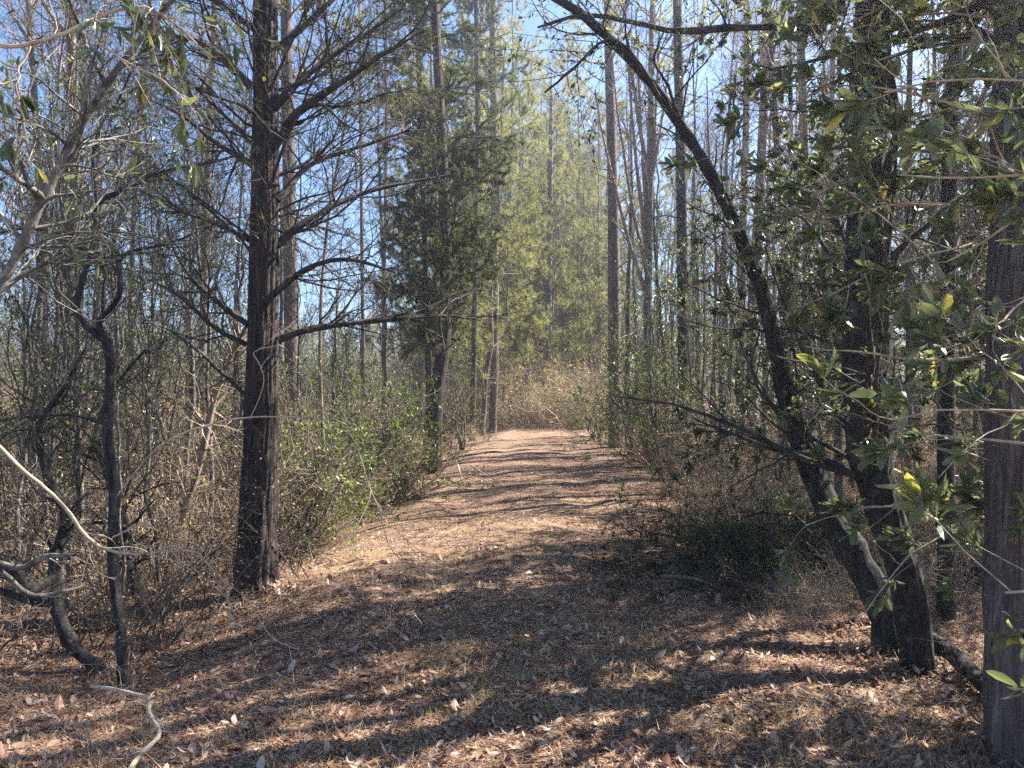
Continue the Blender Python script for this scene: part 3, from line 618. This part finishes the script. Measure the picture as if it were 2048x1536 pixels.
bough('crooked_tree', [[(330, 1180, 6.2, 14), (360, 1050, 6.2, 13), (400, 930, 6.2, 13), (430, 800, 6.2, 11), (460, 720, 6.2, 9), (500, 640, 6.2, 6)]],
    'slim stem leaning right against the big cedar trunk', 'tree', M_twig, seed=122, tw=34, fine=240, lv=120)
bough('crooked_tree', [[(-70, 1400, 3.0, 20), (-90, 1000, 2.9, 25), (-40, 700, 2.8, 25), (10, 560, 2.8, 22), (55, 470, 2.8, 19), (95, 385, 2.8, 17), (160, 270, 2.8, 15), (215, 180, 2.8, 13), (290, 75, 2.8, 12), (380, -40, 2.8, 8)],
    [(90, 400, 2.8, 13), (55, 370, 2.7, 12), (20, 345, 2.6, 11), (-60, 300, 2.5, 9)], [(215, 180, 2.8, 10), (160, 60, 2.7, 8), (130, -40, 2.6, 6)]],
    'grey stem slanting up to the right across the upper left corner of the picture', 'tree', M_greybark, seed=123, tw=46, fine=420, lv=420, lm=M_bay, lL=.05, L=(.3, 1.0))
bough('arching_branch', [[(-40, 850, 3.3, 7.1), (10, 900, 3.3, 7.1), (70, 955, 3.3, 7.1), (130, 1005, 3.3, 7.1), (165, 1060, 3.3, 7.1), (205, 1095, 3.3, 6.2), (270, 1108, 3.3, 5.3), (340, 1102, 3.3, 4.2), (400, 1104, 3.3, 3.3), (440, 1150, 3.3, 2.4), (500, 1200, 3.3, 1.9), (550, 1275, 3.3, 1.9), (597, 1300, 3.3, 1.8)],
    [(225, 1075, 3.3, 3.3), (290, 1045, 3.3, 2.9), (350, 1025, 3.3, 1.9), (380, 1010, 3.3, 1.8)], [(300, 1108, 3.3, 2.9), (380, 1135, 3.3, 2.4), (450, 1195, 3.3, 1.9), (460, 1235, 3.3, 1.8)], [(382, 1135, 3.3, 1.9), (366, 1190, 3.3, 1.9), (366, 1240, 3.3, 1.9), (395, 1263, 3.3, 1.8), (425, 1255, 3.3, 1.8)], [(410, 1108, 3.3, 1.9), (440, 1160, 3.3, 1.9), (455, 1195, 3.3, 1.8)]],
    'thin pale branch arching down from the left edge over the shaded ground', 'branch', M_paletwig, n=50, seed=124, tw=40, fine=120, L=(.08, .3))
bough('arching_branch', [[(236, 990, 3.9, 4.8), (300, 912, 3.8, 4.8), (360, 872, 3.7, 4.2), (430, 848, 3.6, 3.8), (500, 836, 3.5, 3.3), (600, 834, 3.5, 2.9), (690, 838, 3.5, 2.4), (790, 818, 3.6, 1.9), (870, 785, 3.7, 1.9), (912, 748, 3.8, 1.8)],
    [(690, 838, 3.5, 1.9), (712, 900, 3.4, 1.9), (745, 990, 3.3, 1.8), (790, 1060, 3.3, 1.8), (860, 1118, 3.3, 1.8)], [(748, 1000, 3.3, 1.8), (780, 1090, 3.3, 1.8), (806, 1130, 3.3, 1.8), (795, 1172, 3.3, 1.8)], [(500, 838, 3.5, 1.9), (525, 760, 3.5, 1.8), (505, 705, 3.5, 1.8), (560, 690, 3.5, 1.8)]],
    'long thin pale vine stretched across the front of the big dark cedar trunk', 'branch', M_paletwig, n=44, seed=125, tw=34, fine=110, L=(.08, .35))
bough('fallen_branch', [[(180, 1372, 4.1, 6.6), (240, 1383, 3.9, 7.3), (285, 1398, 3.75, 8.6), (298, 1430, 3.6, 9.2), (315, 1470, 3.45, 9.9), (285, 1505, 3.35, 9.2), (255, 1545, 3.2, 9.2)]],
    'bent pale stick lying at the bottom left where sun meets shade', 'branch', M_paletwig, n=30, seed=126, tw=10, fine=24, L=(.08, .25))
bough('dead_limb', [[(-60, 1110, 3.4, 16.5), (0, 1128, 3.4, 14.2), (40, 1135, 3.4, 12.8), (90, 1112, 3.4, 10.5), (150, 1110, 3.35, 6.0)], [(0, 1140, 3.4, 10.5), (60, 1190, 3.5, 10.5), (130, 1180, 3.6, 6.8), (170, 1170, 3.7, 6.0)]],
    'thick broken grey limb poking in low from the left edge', 'branch', M_greybark, n=20, seed=127, tw=8, fine=10, L=(.1, .3))
bough('hanging_branch', [[(-60, 85, 1.9, 9), (60, 92, 1.9, 8), (160, 60, 1.9, 7), (250, 20, 1.9, 6), (330, 30, 1.9, 5), (420, 110, 1.9, 3)], [(160, 60, 1.9, 5), (230, 110, 1.85, 4), (330, 160, 1.8, 4), (400, 230, 1.8, 2)], [(60, 92, 1.9, 5), (40, 180, 1.9, 4), (60, 300, 1.9, 3)]],
    'leafy bay twig hanging close overhead in the upper left corner', 'branch', M_paletwig, n=26, seed=128, tw=26, fine=60, lv=230, lm=M_bay, lL=.055, L=(.08, .35), drp=1.2)

# --- right side: logs and brush
def log(rows, label, m, seed, k=20, tw=4):
    P, R = stem(rows, 24, .004, seed); foot = P[0].copy(); root = thing('fallen_log', foot, label, 'log'); r = rs(seed)
    P = P-foot; g = G(); tubes(g, P, R, k, .04, r)
    # broken ends
    for e, s in ((0, -1), (-1, 1)):
        c = P[e]+nrm(P[e]-P[1 if e == 0 else -2])*.02; n0 = g.n; base_ = 0 if e == 0 else (24-1)*k
        idx = np.arange(k); g.V.append(c[None].astype(np.float32)); g.T.append(np.stack([base_+idx, base_+(idx+1) % k, np.full(k, n0)], 1)); g.n += 1
    g.obj('log', m, root)
    if tw:
        C, CR = grow(P, R, tw, r, (.1, .9), (50, 90), (.15, .5), 5, .15, .05, .25, .004, .2); g = G(); tubes(g, C, CR, 6); g.obj('stubs', m, root)
log([(1835, 1262, 4.7, 30), (1900, 1310, 4.35, 34), (1960, 1360, 4.05, 36), (2060, 1440, 3.7, 38)], 'dark mossy log slanting down from the forked tree to the reddish trunk', M_darkbark, 130)
log([(1640, 1118, 7.3, 16), (1780, 1122, 7.2, 22), (1880, 1134, 7.0, 24), (1990, 1142, 6.8, 24), (2120, 1150, 6.6, 22)], 'straight grey log lying level behind the forked tree', M_cedarbark, 131)
bough('fallen_branch', [[(1740, 1385, 3.95, 10), (1748, 1430, 3.8, 10), (1765, 1470, 3.6, 9), (1768, 1500, 3.5, 7)], [(1770, 1430, 3.9, 4), (1800, 1470, 3.7, 5), (1850, 1540, 3.3, 5)]], 'forked pale stick lying on the leaf litter at the lower right', 'branch', M_paletwig, n=14, seed=132, tw=5, fine=6, L=(.08, .25))
bough('fallen_branch', [[(1560, 1210, 5.9, 6), (1500, 1215, 5.75, 7), (1400, 1160, 6.2, 7), (1300, 1150, 6.5, 6), (1280, 1120, 6.8, 3)]], 'long thin dead branch at the front edge of the dark brush pile', 'branch', M_twig, n=20, seed=133, tw=12, fine=20, L=(.1, .4))
bough('fallen_branch', [[(1635, 1110, 6.6, 7), (1680, 1145, 6.4, 8), (1725, 1165, 6.2, 6)], ], 'short pale broken branch propped beside the leaning stem', 'branch', M_paletwig, n=12, seed=134, tw=5, fine=6, L=(.1, .3))
bough('fallen_branch', [[(960, 1030, 9.4, 5), (1010, 1036, 9.2, 5), (1050, 1042, 9.0, 3)]], 'short pale stick lying in the sun on the middle of the trail', 'branch', M_paletwig, n=10, seed=135, tw=4, fine=4, L=(.1, .3))
bough('fallen_branch', [[(905, 905, 14, 3), (918, 935, 13, 3), (925, 965, 12.3, 3)], [(940, 930, 13.4, 3), (965, 945, 13, 3), (990, 960, 12.6, 2)]], 'thin pale stick at the foot of the bushy cedar', 'branch', M_paletwig, n=10, seed=136, tw=4, fine=4, L=(.1, .3))

def brush_pile():
    r = rs(140); foot = on(2.25, 6.7); root = thing('brush_pile', foot, 'low dark pile of dead brush and evergreen sprays right of the trail', 'brush pile')
    n = 90; a = r.uniform(0, 6.28, n); x = r.normal(0, .46, n); y = r.normal(0, .34, n)
    D = nrm(np.stack([np.cos(a), np.sin(a)*.5, r.uniform(-.1, .5, n)], 1)); p = np.stack([x, y, np.abs(r.normal(.12, .12, n))], 1); out = [p]
    for k in range(8): D = nrm(D+r.normal(0, .15, (n, 3))+[0, 0, -.06]); p = p+D*.085; p[:, 2] = np.maximum(p[:, 2], .01); out.append(p)
    P = np.stack(out, 1); R = r.uniform(.003, .011, n)[:, None]*np.linspace(1, .3, 9)
    C, CR = grow(P, R, 600, r, (.1, 1), (25, 70), (.15, .5), 5, .2, -.01, .6, .0018, .3)
    E, ER = grow(C, CR, 1600, r, (.1, 1), (25, 70), (.06, .2), 4, .2, -.01, .7, .0012, .3)
    for A_ in (C, E): A_[..., 2] = np.maximum(A_[..., 2], .005)
    g = G(); tubes(g, P, R, 6); g.obj('branches', M_darktwig, root)
    g = G(); tubes(g, C, CR, 4); tubes(g, E, ER, 3); g.obj('twigs', M_darktwig, root)
    g = G(); p, d = along(E, 5200, r); tufts(g, p, d, 5, .07, .008, r, .6); g.obj('sprays', M_cedar, root, False)
brush_pile()

# --- bay tree outside the right edge, its leafy boughs hang into the picture
def bay_tree(x, y, H, seed, label, reach, zs, nleaf, lL=.085, side=(-1, .1), nb=18, jit=.5):
    r = rs(seed); root = thing('bay_tree', on(x, y), label, 'tree')
    P, R = line(H, 18, r, .3, .02, .045, .01); g = G(); tubes(g, P, R, 14, .03, r); g.obj('trunk', M_greybark, root)
    Bs = []
    for k in range(nb):
        z = r.uniform(*zs); base_ = P[np.argmin(np.abs(P[:, 2]-z))]; a = math.atan2(side[1], side[0])+r.normal(0, jit); L = r.uniform(.55, 1)*reach
        D = np.array([math.cos(a), math.sin(a), r.uniform(-.05, .4)]); p = base_.copy(); out = [p]
        for s in range(12): D = nrm(D+r.normal(0, .10, 3)+[0, 0, -.012]); p = p+D*L/12; out.append(p)
        Bs.append(out)
    B = np.array(Bs); BR = r.uniform(.006, .011, nb)[:, None]*np.linspace(1, .25, 13)
    C, CR = grow(B, BR, nb*9, r, (.25, 1), (30, 65), (.15, .5), 6, .14, .02, .5, .0018, .2)
    for k in range(nb): g = G(); tubes(g, B[k], BR[k], 8); g.obj('bough', M_paletwig, root)
    g = G(); tubes(g, C, CR, 5); g.obj('twigs', M_paletwig, root)
    # whorls of leaves near the twig ends
    g = G(); m = int(nleaf/5); p, d = along(C, m, r, (.6, 1)); p = np.repeat(p, 5, 0)+r.normal(0, .004, (m*5, 3)); d = np.repeat(d, 5, 0)
    leaves(g, p, d, lL, .38, r, 'leaf', spread=.7, nb=.7, curl=.18); g.obj('leaves', M_bay, root, False)
    return root
bay_tree(2.25, 1.95, 4.2, 150, 'glossy bay tree with long leaves hanging in close at the upper right corner', 1.5, (1.1, 3.1), 4200, .075, (-1, .15), 24, .5)
bay_tree(2.75, 3.6, 4.8, 151, 'bay tree with pale glinting leaves reaching in front of the forked black tree', 1.8, (1.0, 4.2), 7500, .08, (-1, -.1), 34, .6)
bay_tree(3.9, 6.95, 5.8, 152, 'leafy bay tree filling the gap right of the slim dark tree', 1.8, (.6, 5.2), 8000, .075, (-1, 0), 36, 1.0)
bay_tree(3.2, 7.6, 5.5, 153, 'leafy bay tree behind the forked black tree', 2.0, (1.2, 5.4), 9500, .08, (-1, 0), 44, 1.8)

# ------------------------------------------------------------------ undergrowth and woods, every plant its own thing
r = rs(900)
def frustum(x, y, m=.0): return abs(x) < .667*y*(1+m)+.5
placed = []
def free(x, y, d):
    for (a, b, e) in placed:
        if (a-x)**2+(b-y)**2 < (max(d, e))**2: return False
    return True
def scatter(n, y0, y1, side, dmin, clear, right_extra=0, m=.05, xmax=60, power=1.0):
    out = []; tries = 0
    while len(out) < n and tries < n*60:
        tries += 1
        y = y0+(y1-y0)*r.random()**power; half = .667*y*(1+m)+.5
        x = r.uniform(-half, half+right_extra); c = pathc(y) if y < 27 else 99
        if y < 27 and abs(x-c) < clear: continue
        if side < 0 and x > pathc(y): continue
        if side > 0 and x < pathc(y): continue
        if abs(x) > xmax or not free(x, y, dmin): continue
        placed.append((x, y, dmin)); out.append((x, y))
    return out
rz = lambda: r.uniform(0, 6.28)
SHN = 'thin dark tangled shrub close to the crooked stems left of the trail'
# debris round the forked tree
for j, (x, y, sc) in enumerate(((1.55, 5.6, .3), (2.05, 5.5, .36), (2.6, 5.7, .42), (2.9, 5.1, .36), (2.45, 4.1, .24), (2.75, 6.3, .5), (3.3, 6.2, .5), (1.75, 4.85, .2), (1.35, 7.9, .4), (2.0, 8.2, .5), (2.6, 7.6, .6))):
    put('thick', [0, 3, 1, 5][j % 4], x, y, rz(), sc, 'small twiggy growth and dead sticks near the forked black tree', 'twiggy growth by the forked tree')
# near tangle round the crooked stems
for j, (x, y, i, sc) in enumerate(((-3.1, 5.2, 4, .62), (-3.6, 5.9, 5, .7), (-2.75, 5.6, 0, .75), (-2.6, 6.6, 5, .6), (-4.1, 6.6, 4, .8), (-3.9, 5.0, 0, .7), (-3.0, 4.6, 5, .42), (-3.3, 6.3, 1, .8), (-2.45, 5.15, 0, .5), (-4.4, 5.6, 5, .75), (-2.2, 6.9, 0, .7))):
    put('thick', i, x, y, rz(), sc, SHN, 'near tangle at the left'); placed.append((x, y, .3))
for j, (px, Y, sc) in enumerate(((30, 6.2, .5), (95, 7.3, .62), (170, 6.6, .5), (275, 7.0, .55), (320, 6.0, .42), (365, 7.8, .6), (430, 7.2, .5), (455, 9.0, .7), (340, 9.2, .75), (215, 8.6, .7), (60, 9.0, .75), (130, 5.7, .4), (250, 5.4, .36), (610, 11.5, .6), (660, 9.6, .42))):
    x = (px-1024)/FPX*Y; put('bare', [2, 4, 0, 2][j % 4], x, Y, rz(), sc, 'thin wiry sapling standing in the near thicket left of the trail', 'saplings of the left thicket')
SHL = {'n': 'brown twiggy shrub tangled with others in the thicket left of the trail', 'f': 'brown leafless shrub in the hazy undergrowth far left of the trail'}
for x, y in scatter(58, 6.6, 13, -1, .36, 2.3, xmax=9):
    put('thick', int(r.choice([0, 1, 2, 4, 5, 4, 5])), x, y, rz(), r.uniform(.6, 1.15), SHL['n'], 'shrubs of the left thicket')
for x, y in scatter(60, 13, 34, -1, .7, 2.4, xmax=24):
    put('thick', int(r.integers(0, 4)), x, y, rz(), r.uniform(.9, 1.4), SHL['f'], 'shrubs of the far left undergrowth')
for x, y in scatter(70, 6.5, 15, 1, .36, 1.95, 1.0, xmax=10):
    put('thick', int(r.choice([0, 1, 2, 3, 5])), x, y, rz(), r.uniform(.5, .85), 'low brown twiggy shrub among the trunks right of the trail', 'shrubs of the right thicket')
for x, y in scatter(60, 14, 34, 1, .7, 2.4, xmax=24):
    put('thick', int(r.integers(0, 4)), x, y, rz(), r.uniform(.8, 1.2), 'brown leafless shrub far back among the trunks right of the trail', 'shrubs of the far right undergrowth')
for x, y in scatter(34, 8, 24, 0, .3, 1.6, xmax=4.2):
    put('thick', int(r.choice([1, 3, 0])), x, y, rz(), r.uniform(.28, .5), 'knee-high twiggy growth on the edge of the trail', 'low growth on the trail edges')
# brush closing the end of the trail
for k in range(26):
    x = r.uniform(-1.6, 4.2); y = 28+r.random()*8
    if x > 2.6 and y < 30: continue
    o = put('thick', [1, 3][k % 2], x, y, rz(), r.uniform(1.6, 2.3), 'tan twiggy bush in the sunlit brush closing the far end of the trail', 'bushes at the end of the trail')
# green bushes
for j, (px, Y, sc, i, lab) in enumerate(((610, 8.3, .8, 0, 'bright green bush just right of the big dark cedar trunk'), (705, 10.2, 1.0, 0, 'dark green bush in the middle of the left verge'),
    (775, 11.2, 1.15, 1, 'glossy green bush at the right end of the left verge'), 
    (1195, 22, 1.0, 1, 'small leafy bush at the foot of the thick grey pine'), (1320, 15, 1.2, 0, 'green bush under the many-stemmed bare tree'))):
    x = (px-1024)/FPX*Y; put('bush', i, x, Y, rz(), sc, lab); placed.append((x, Y, .6))
# evergreen small trees
HOL = [(720, 13.5, .8, 0, 'small dark holly with its leaves against the pale sky gap'), (610, 8.2, .55, 1, 'holly sapling beside the big dark cedar, leaves against the sky'), (1260, 17.5, .95, 1, 'holly just right of the thick grey pine'), (1330, 14, .9, 0, 'holly in front of the many-stemmed bare tree'), (1400, 12.5, .9, 2, 'tall holly between the straight dark trunk and the leaning stem'),
       (1450, 10, .75, 1, 'holly right of the straight dark trunk, low leafy crown'), (1540, 9.0, .8, 0, 'holly at the crook of the leaning stem'), (1660, 9.5, .95, 2, 'holly close left of the black upright stem'), (1950, 8.5, 1.0, 0, 'holly showing between the slim dark tree and the edge trunk'), (1800, 11, 1.1, 2, 'tall holly behind the black upright stem'),
       (120, 8.5, .95, 2, 'tall holly behind the bent-knee stem in the left thicket'), (30, 6.5, .8, 0, 'holly at the left edge of the picture'), (290, 9.5, 1.0, 0, 'holly behind the crooked grey tree'), (400, 13, 1.1, 2, 'holly further back, left of the big dark cedar'), (930, 20, .9, 1, 'holly on the left of the trail beyond the bushy cedar')]
HOL += [(60, 7.6, .6, 1, 'low holly between the bent-knee stem and the left edge'), (340, 8.4, .55, 0, 'low holly filling the gap between the crooked grey tree and the big cedar')]
for px, Y, sc, i, lab in HOL:
    x = (px-1024)/FPX*Y; put('holly', i, x, Y, rz(), sc, lab); placed.append((x, Y, .5))
for x, y in scatter(30, 12, 34, 0, 1.3, 2.6, 2, xmax=26):
    put('holly', int(r.integers(0, 3)), x, y, rz(), r.uniform(.7, 1.15), 'small evergreen holly growing deep among the trunks', 'hollies deep in the woods')
# bare trees
for x, y in scatter(24, 8.0, 16, -1, .9, 2.8, xmax=11):
    put('bare', int(r.integers(0, 5)), x, y, rz(), r.uniform(.7, 1.05), 'thin bare tree of the crowded woods left of the trail', 'bare trees left of the trail')
for x, y in scatter(32, 9, 20, 1, .85, 2.8, 3, xmax=15):
    put('bare', int(r.integers(0, 5)), x, y, rz(), r.uniform(.7, 1.05), 'thin bare tree of the crowded woods right of the trail', 'bare trees right of the trail')
for x, y in [q for q in scatter(84, 20, 46, 0, 1.3, 3.2, 3, xmax=40) if q[0] > -.04*q[1] or q[1] > 40 and q[0] < -14]:
    put('bare', int(r.integers(0, 5)), x, y, rz(), r.uniform(.85, 1.3), 'slender leafless tree far back in the woods', 'bare trees far back')
# pines
for x, y in [q for q in scatter(40, 24, 44, 0, 2.0, 3.2, 4, xmax=40) if q[0] > -.08*q[1]]:
    put('pine', int(r.integers(0, 4)), x, y, rz(), r.uniform(.7, .95), 'green pine of the middle distance among bare trees', 'pines of the middle distance')
for x, y in scatter(80, 44, 80, 0, 2.4, 0, 3, xmax=70):
    mid_ = -.09 < x/y < .16; put('pine' if mid_ else 'young', int(r.integers(0, 4 if mid_ else 2)), x, y, rz(), r.uniform(.8, 1.1) if mid_ else r.uniform(.3, .62), 'hazy green pine at the back of the woods', 'pines at the back of the woods')
for j, (px, Y, sc) in enumerate(((1255, 24, .8), (1335, 19, .62), (1395, 22, .75), (1420, 17, .55), (1455, 26, .8), (1475, 15, .5), (1540, 24, .75), (1560, 17, .6), (1598, 27, .85), (1640, 18, .6), (1685, 21, .7), (1700, 15, .5), (1790, 17, .6), (1840, 14, .5), (1870, 20, .7), (1930, 12, .5), (1960, 16, .6), (1275, 30, .9), (1380, 30, .9), (1510, 32, .9))):
    x = (px-1024)/FPX*Y; put('bare', [5, 6][j % 2], x, Y, rz(), (sc, sc, sc*1.25), 'thin straight dark trunk among the others right of the trail', 'dark trunks right of the trail')
# young pines standing in the light beyond the end of the trail
for j, (px, Y, sc) in enumerate(((1010, 34, 1.0), (1060, 31, .8), (1130, 36, 1.1), (1190, 33, .9), (1090, 44, 1.3), (1160, 48, 1.35), (960, 38, 1.1), (1020, 50, 1.4), (1230, 42, 1.2), (905, 44, 1.1), (875, 36, .8), (1290, 38, 1.0), (1340, 46, 1.3), (830, 48, .9), (1400, 40, .8), (1010, 29, .7), (1120, 42, 1.5), (1060, 38, 1.3), (1040, 42, 1.5), (1085, 46, 1.55), (1150, 40, 1.45), (1195, 46, 1.5), (985, 48, 1.5), (1110, 33, 1.1), (840, 30, 1.2), (905, 27, 1.15), (940, 31, 1.3), (965, 26, 1.1), (1005, 33, 1.35), (880, 36, 1.4), (980, 44, 1.3), (1200, 40, 1.3))):
    x = (px-1024)/FPX*Y; put('young', j % 2, x, Y, rz(), sc, 'yellow-green young pine standing in the light beyond the end of the trail', 'young pines beyond the trail')
# trees just beyond the right edge whose shade falls on the trail
for x, y, k, sc in ((4.4, 4.4, 'cedar', .9), (6.4, 7.7, 'cedar', 1.35), (6.1, 8.75, 'holly', 1.25), (5.4, 8.2, 'holly', 1.1), (7.0, 9.2, 'cedar', 1.4), (9.0, 9.9, 'pine', .9), (7.4, 8.4, 'holly', 1.3), (3.4, 2.6, 'holly', .9), (3.35, 4.2, 'holly', .7), (2.9, 3.5, 'cedar', .5)):
    put(k, 0, x, y, rz(), sc, 'tree beyond the right edge whose shade falls on the trail', 'shade trees beyond the right edge')

MARKS = [(0, 'the left edge of the picture'), (140, 'the slim sun-patched tree'), (216, 'the crooked grey tree'), (408, 'the slim pale tree'), (524, 'the big dark cedar'), (724, 'the very thin tree in the sky gap'), (875, 'the bushy cedar'), (988, 'the straight far pine'), (1099, 'the slender middle pine'), (1228, 'the thick grey pine'), (1297, 'the many-stemmed tree'), (1363, 'the straight dark trunk'), (1515, 'the reddish wavy trunk'), (1614, 'the straight grey trunk'), (1735, 'the black upright stem'), (1893, 'the slim dark tree'), (2040, 'the reddish edge trunk')]
SHORT = {'shrubs of the left thicket': 'twiggy thicket shrub', 'shrubs of the far left undergrowth': 'distant leafless shrub', 'shrubs of the right thicket': 'low twiggy shrub', 'shrubs of the far right undergrowth': 'distant brown shrub',
    'bare trees left of the trail': 'thin bare tree', 'bare trees right of the trail': 'thin bare tree', 'bare trees far back': 'slender far leafless tree', 'hollies deep in the woods': 'small evergreen holly', 'pines of the middle distance': 'green pine',
    'pines at the back of the woods': 'hazy far pine', 'young pines beyond the trail': 'yellow-green young pine', 'bushes at the end of the trail': 'tan twiggy bush', 'low growth on the trail edges': 'knee-high twiggy growth', 'near tangle at the left': 'close dark tangled shrub', 'saplings of the left thicket': 'thin wiry sapling', 'twiggy growth by the forked tree': 'small twiggy growth', 'dark trunks right of the trail': 'thin straight dark trunk'}
for grp, short in SHORT.items():
    mem = sorted([o for o in bpy.data.objects if o.get('group') == grp], key=lambda o: o.location.y); cnt = {}
    for o in mem:
        px = 1024+FPX*o.location.x/o.location.y
        if not 0 < px < 2048: continue
        k = min(range(len(MARKS)), key=lambda q: abs(MARKS[q][0]-px)); sd_ = 'left' if px < MARKS[k][0] else 'right'
        c = cnt.get((k, sd_), 0); cnt[(k, sd_)] = c+1
        if c < 4: o['label'] = short+', '+('nearest', 'second nearest', 'third nearest', 'fourth nearest')[c]+' one just '+sd_+' of '+MARKS[k][1].replace('the very thin tree in the sky gap', 'the sky-gap tree').replace('the left edge of the picture', 'the picture edge')
        else: o['label'] = o['label']+', behind the nearer ones' if len(o['label'].split()) < 12 else o['label']
for k, o in enumerate(sorted([o for o in bpy.data.objects if o.get('group') == 'shade trees beyond the right edge'], key=lambda o: o.location.y)):
    o['label'] = ('first', 'second', 'third', 'fourth', 'fifth', 'sixth', 'seventh', 'eighth', 'ninth', 'tenth')[k]+' from the front of the shade trees beyond the right edge'
# far wood as one mass
def far_wood():
    r = rs(990); g = G(); n = 420
    a = r.uniform(-.78, .78, n); d = r.uniform(82, 130, n); x, y = np.tan(a)*d, d
    z = height(x, y); H = np.where((x/y > -.09) & (x/y < .16), r.uniform(12, 20, n), r.uniform(5, 10, n))
    P = np.stack([np.stack([x, y, z-.3], 1), np.stack([x+r.normal(0, .3, n), y, z+H*.5], 1), np.stack([x+r.normal(0, .6, n), y, z+H], 1)], 1)
    tubes(g, P, np.array([.14, .1, .03])[None]*np.ones((n, 1)), 6); o = g.obj('far_wood', M_pinebark); 
    g2 = G(); m = 220; i = np.repeat(np.arange(n), m); t = r.beta(1.6, 1.3, n*m); rad = (1-t)*2.4+.3
    p = np.stack([x[i]+r.normal(0, .55, n*m)*rad, y[i]+r.normal(0, .55, n*m)*rad, z[i]+H[i]*(.05+.95*t)], 1)
    leaves(g2, p, r.normal(size=(n*m, 3)), .7, .45, r, 'diamond', nb=.2)
    c = g2.obj('foliage', M_needle, o, False)
    tag(o, 'far wood closing the view behind the pines', 'woods', kind='stuff')
far_wood()

# prototypes never stood anywhere themselves
for L_ in PROTO.values():
    for p in L_:
        for c in list(p.children): bpy.data.objects.remove(c)
        bpy.data.objects.remove(p)

# scattering volume added to imitate lens glare towards the sun, and to fade the distance
def glare_haze():
    bpy.ops.mesh.primitive_cube_add(size=1)
    o = bpy.context.object; o.name = 'glare_haze'; o.dimensions = (610, 410, 26.5); o.location = (0, 140, 11.75)
    m = bpy.data.materials.new('glare_haze'); m.use_nodes = True; n = m.node_tree; n.nodes.clear(); ou = n.nodes.new('ShaderNodeOutputMaterial')
    v = n.nodes.new('ShaderNodeVolumePrincipled'); v.inputs['Color'].default_value = (.9, .93, 1, 1); v.inputs['Density'].default_value = GLARE_HAZE; v.inputs['Anisotropy'].default_value = .8
    n.links.new(v.outputs[0], ou.inputs['Volume']); o.data.materials.append(m); tag(o, 'thin pale veil added to stand in for lens glare and fade the distance', 'glare_haze', kind='stuff')
GLARE_HAZE = .0042
glare_haze()
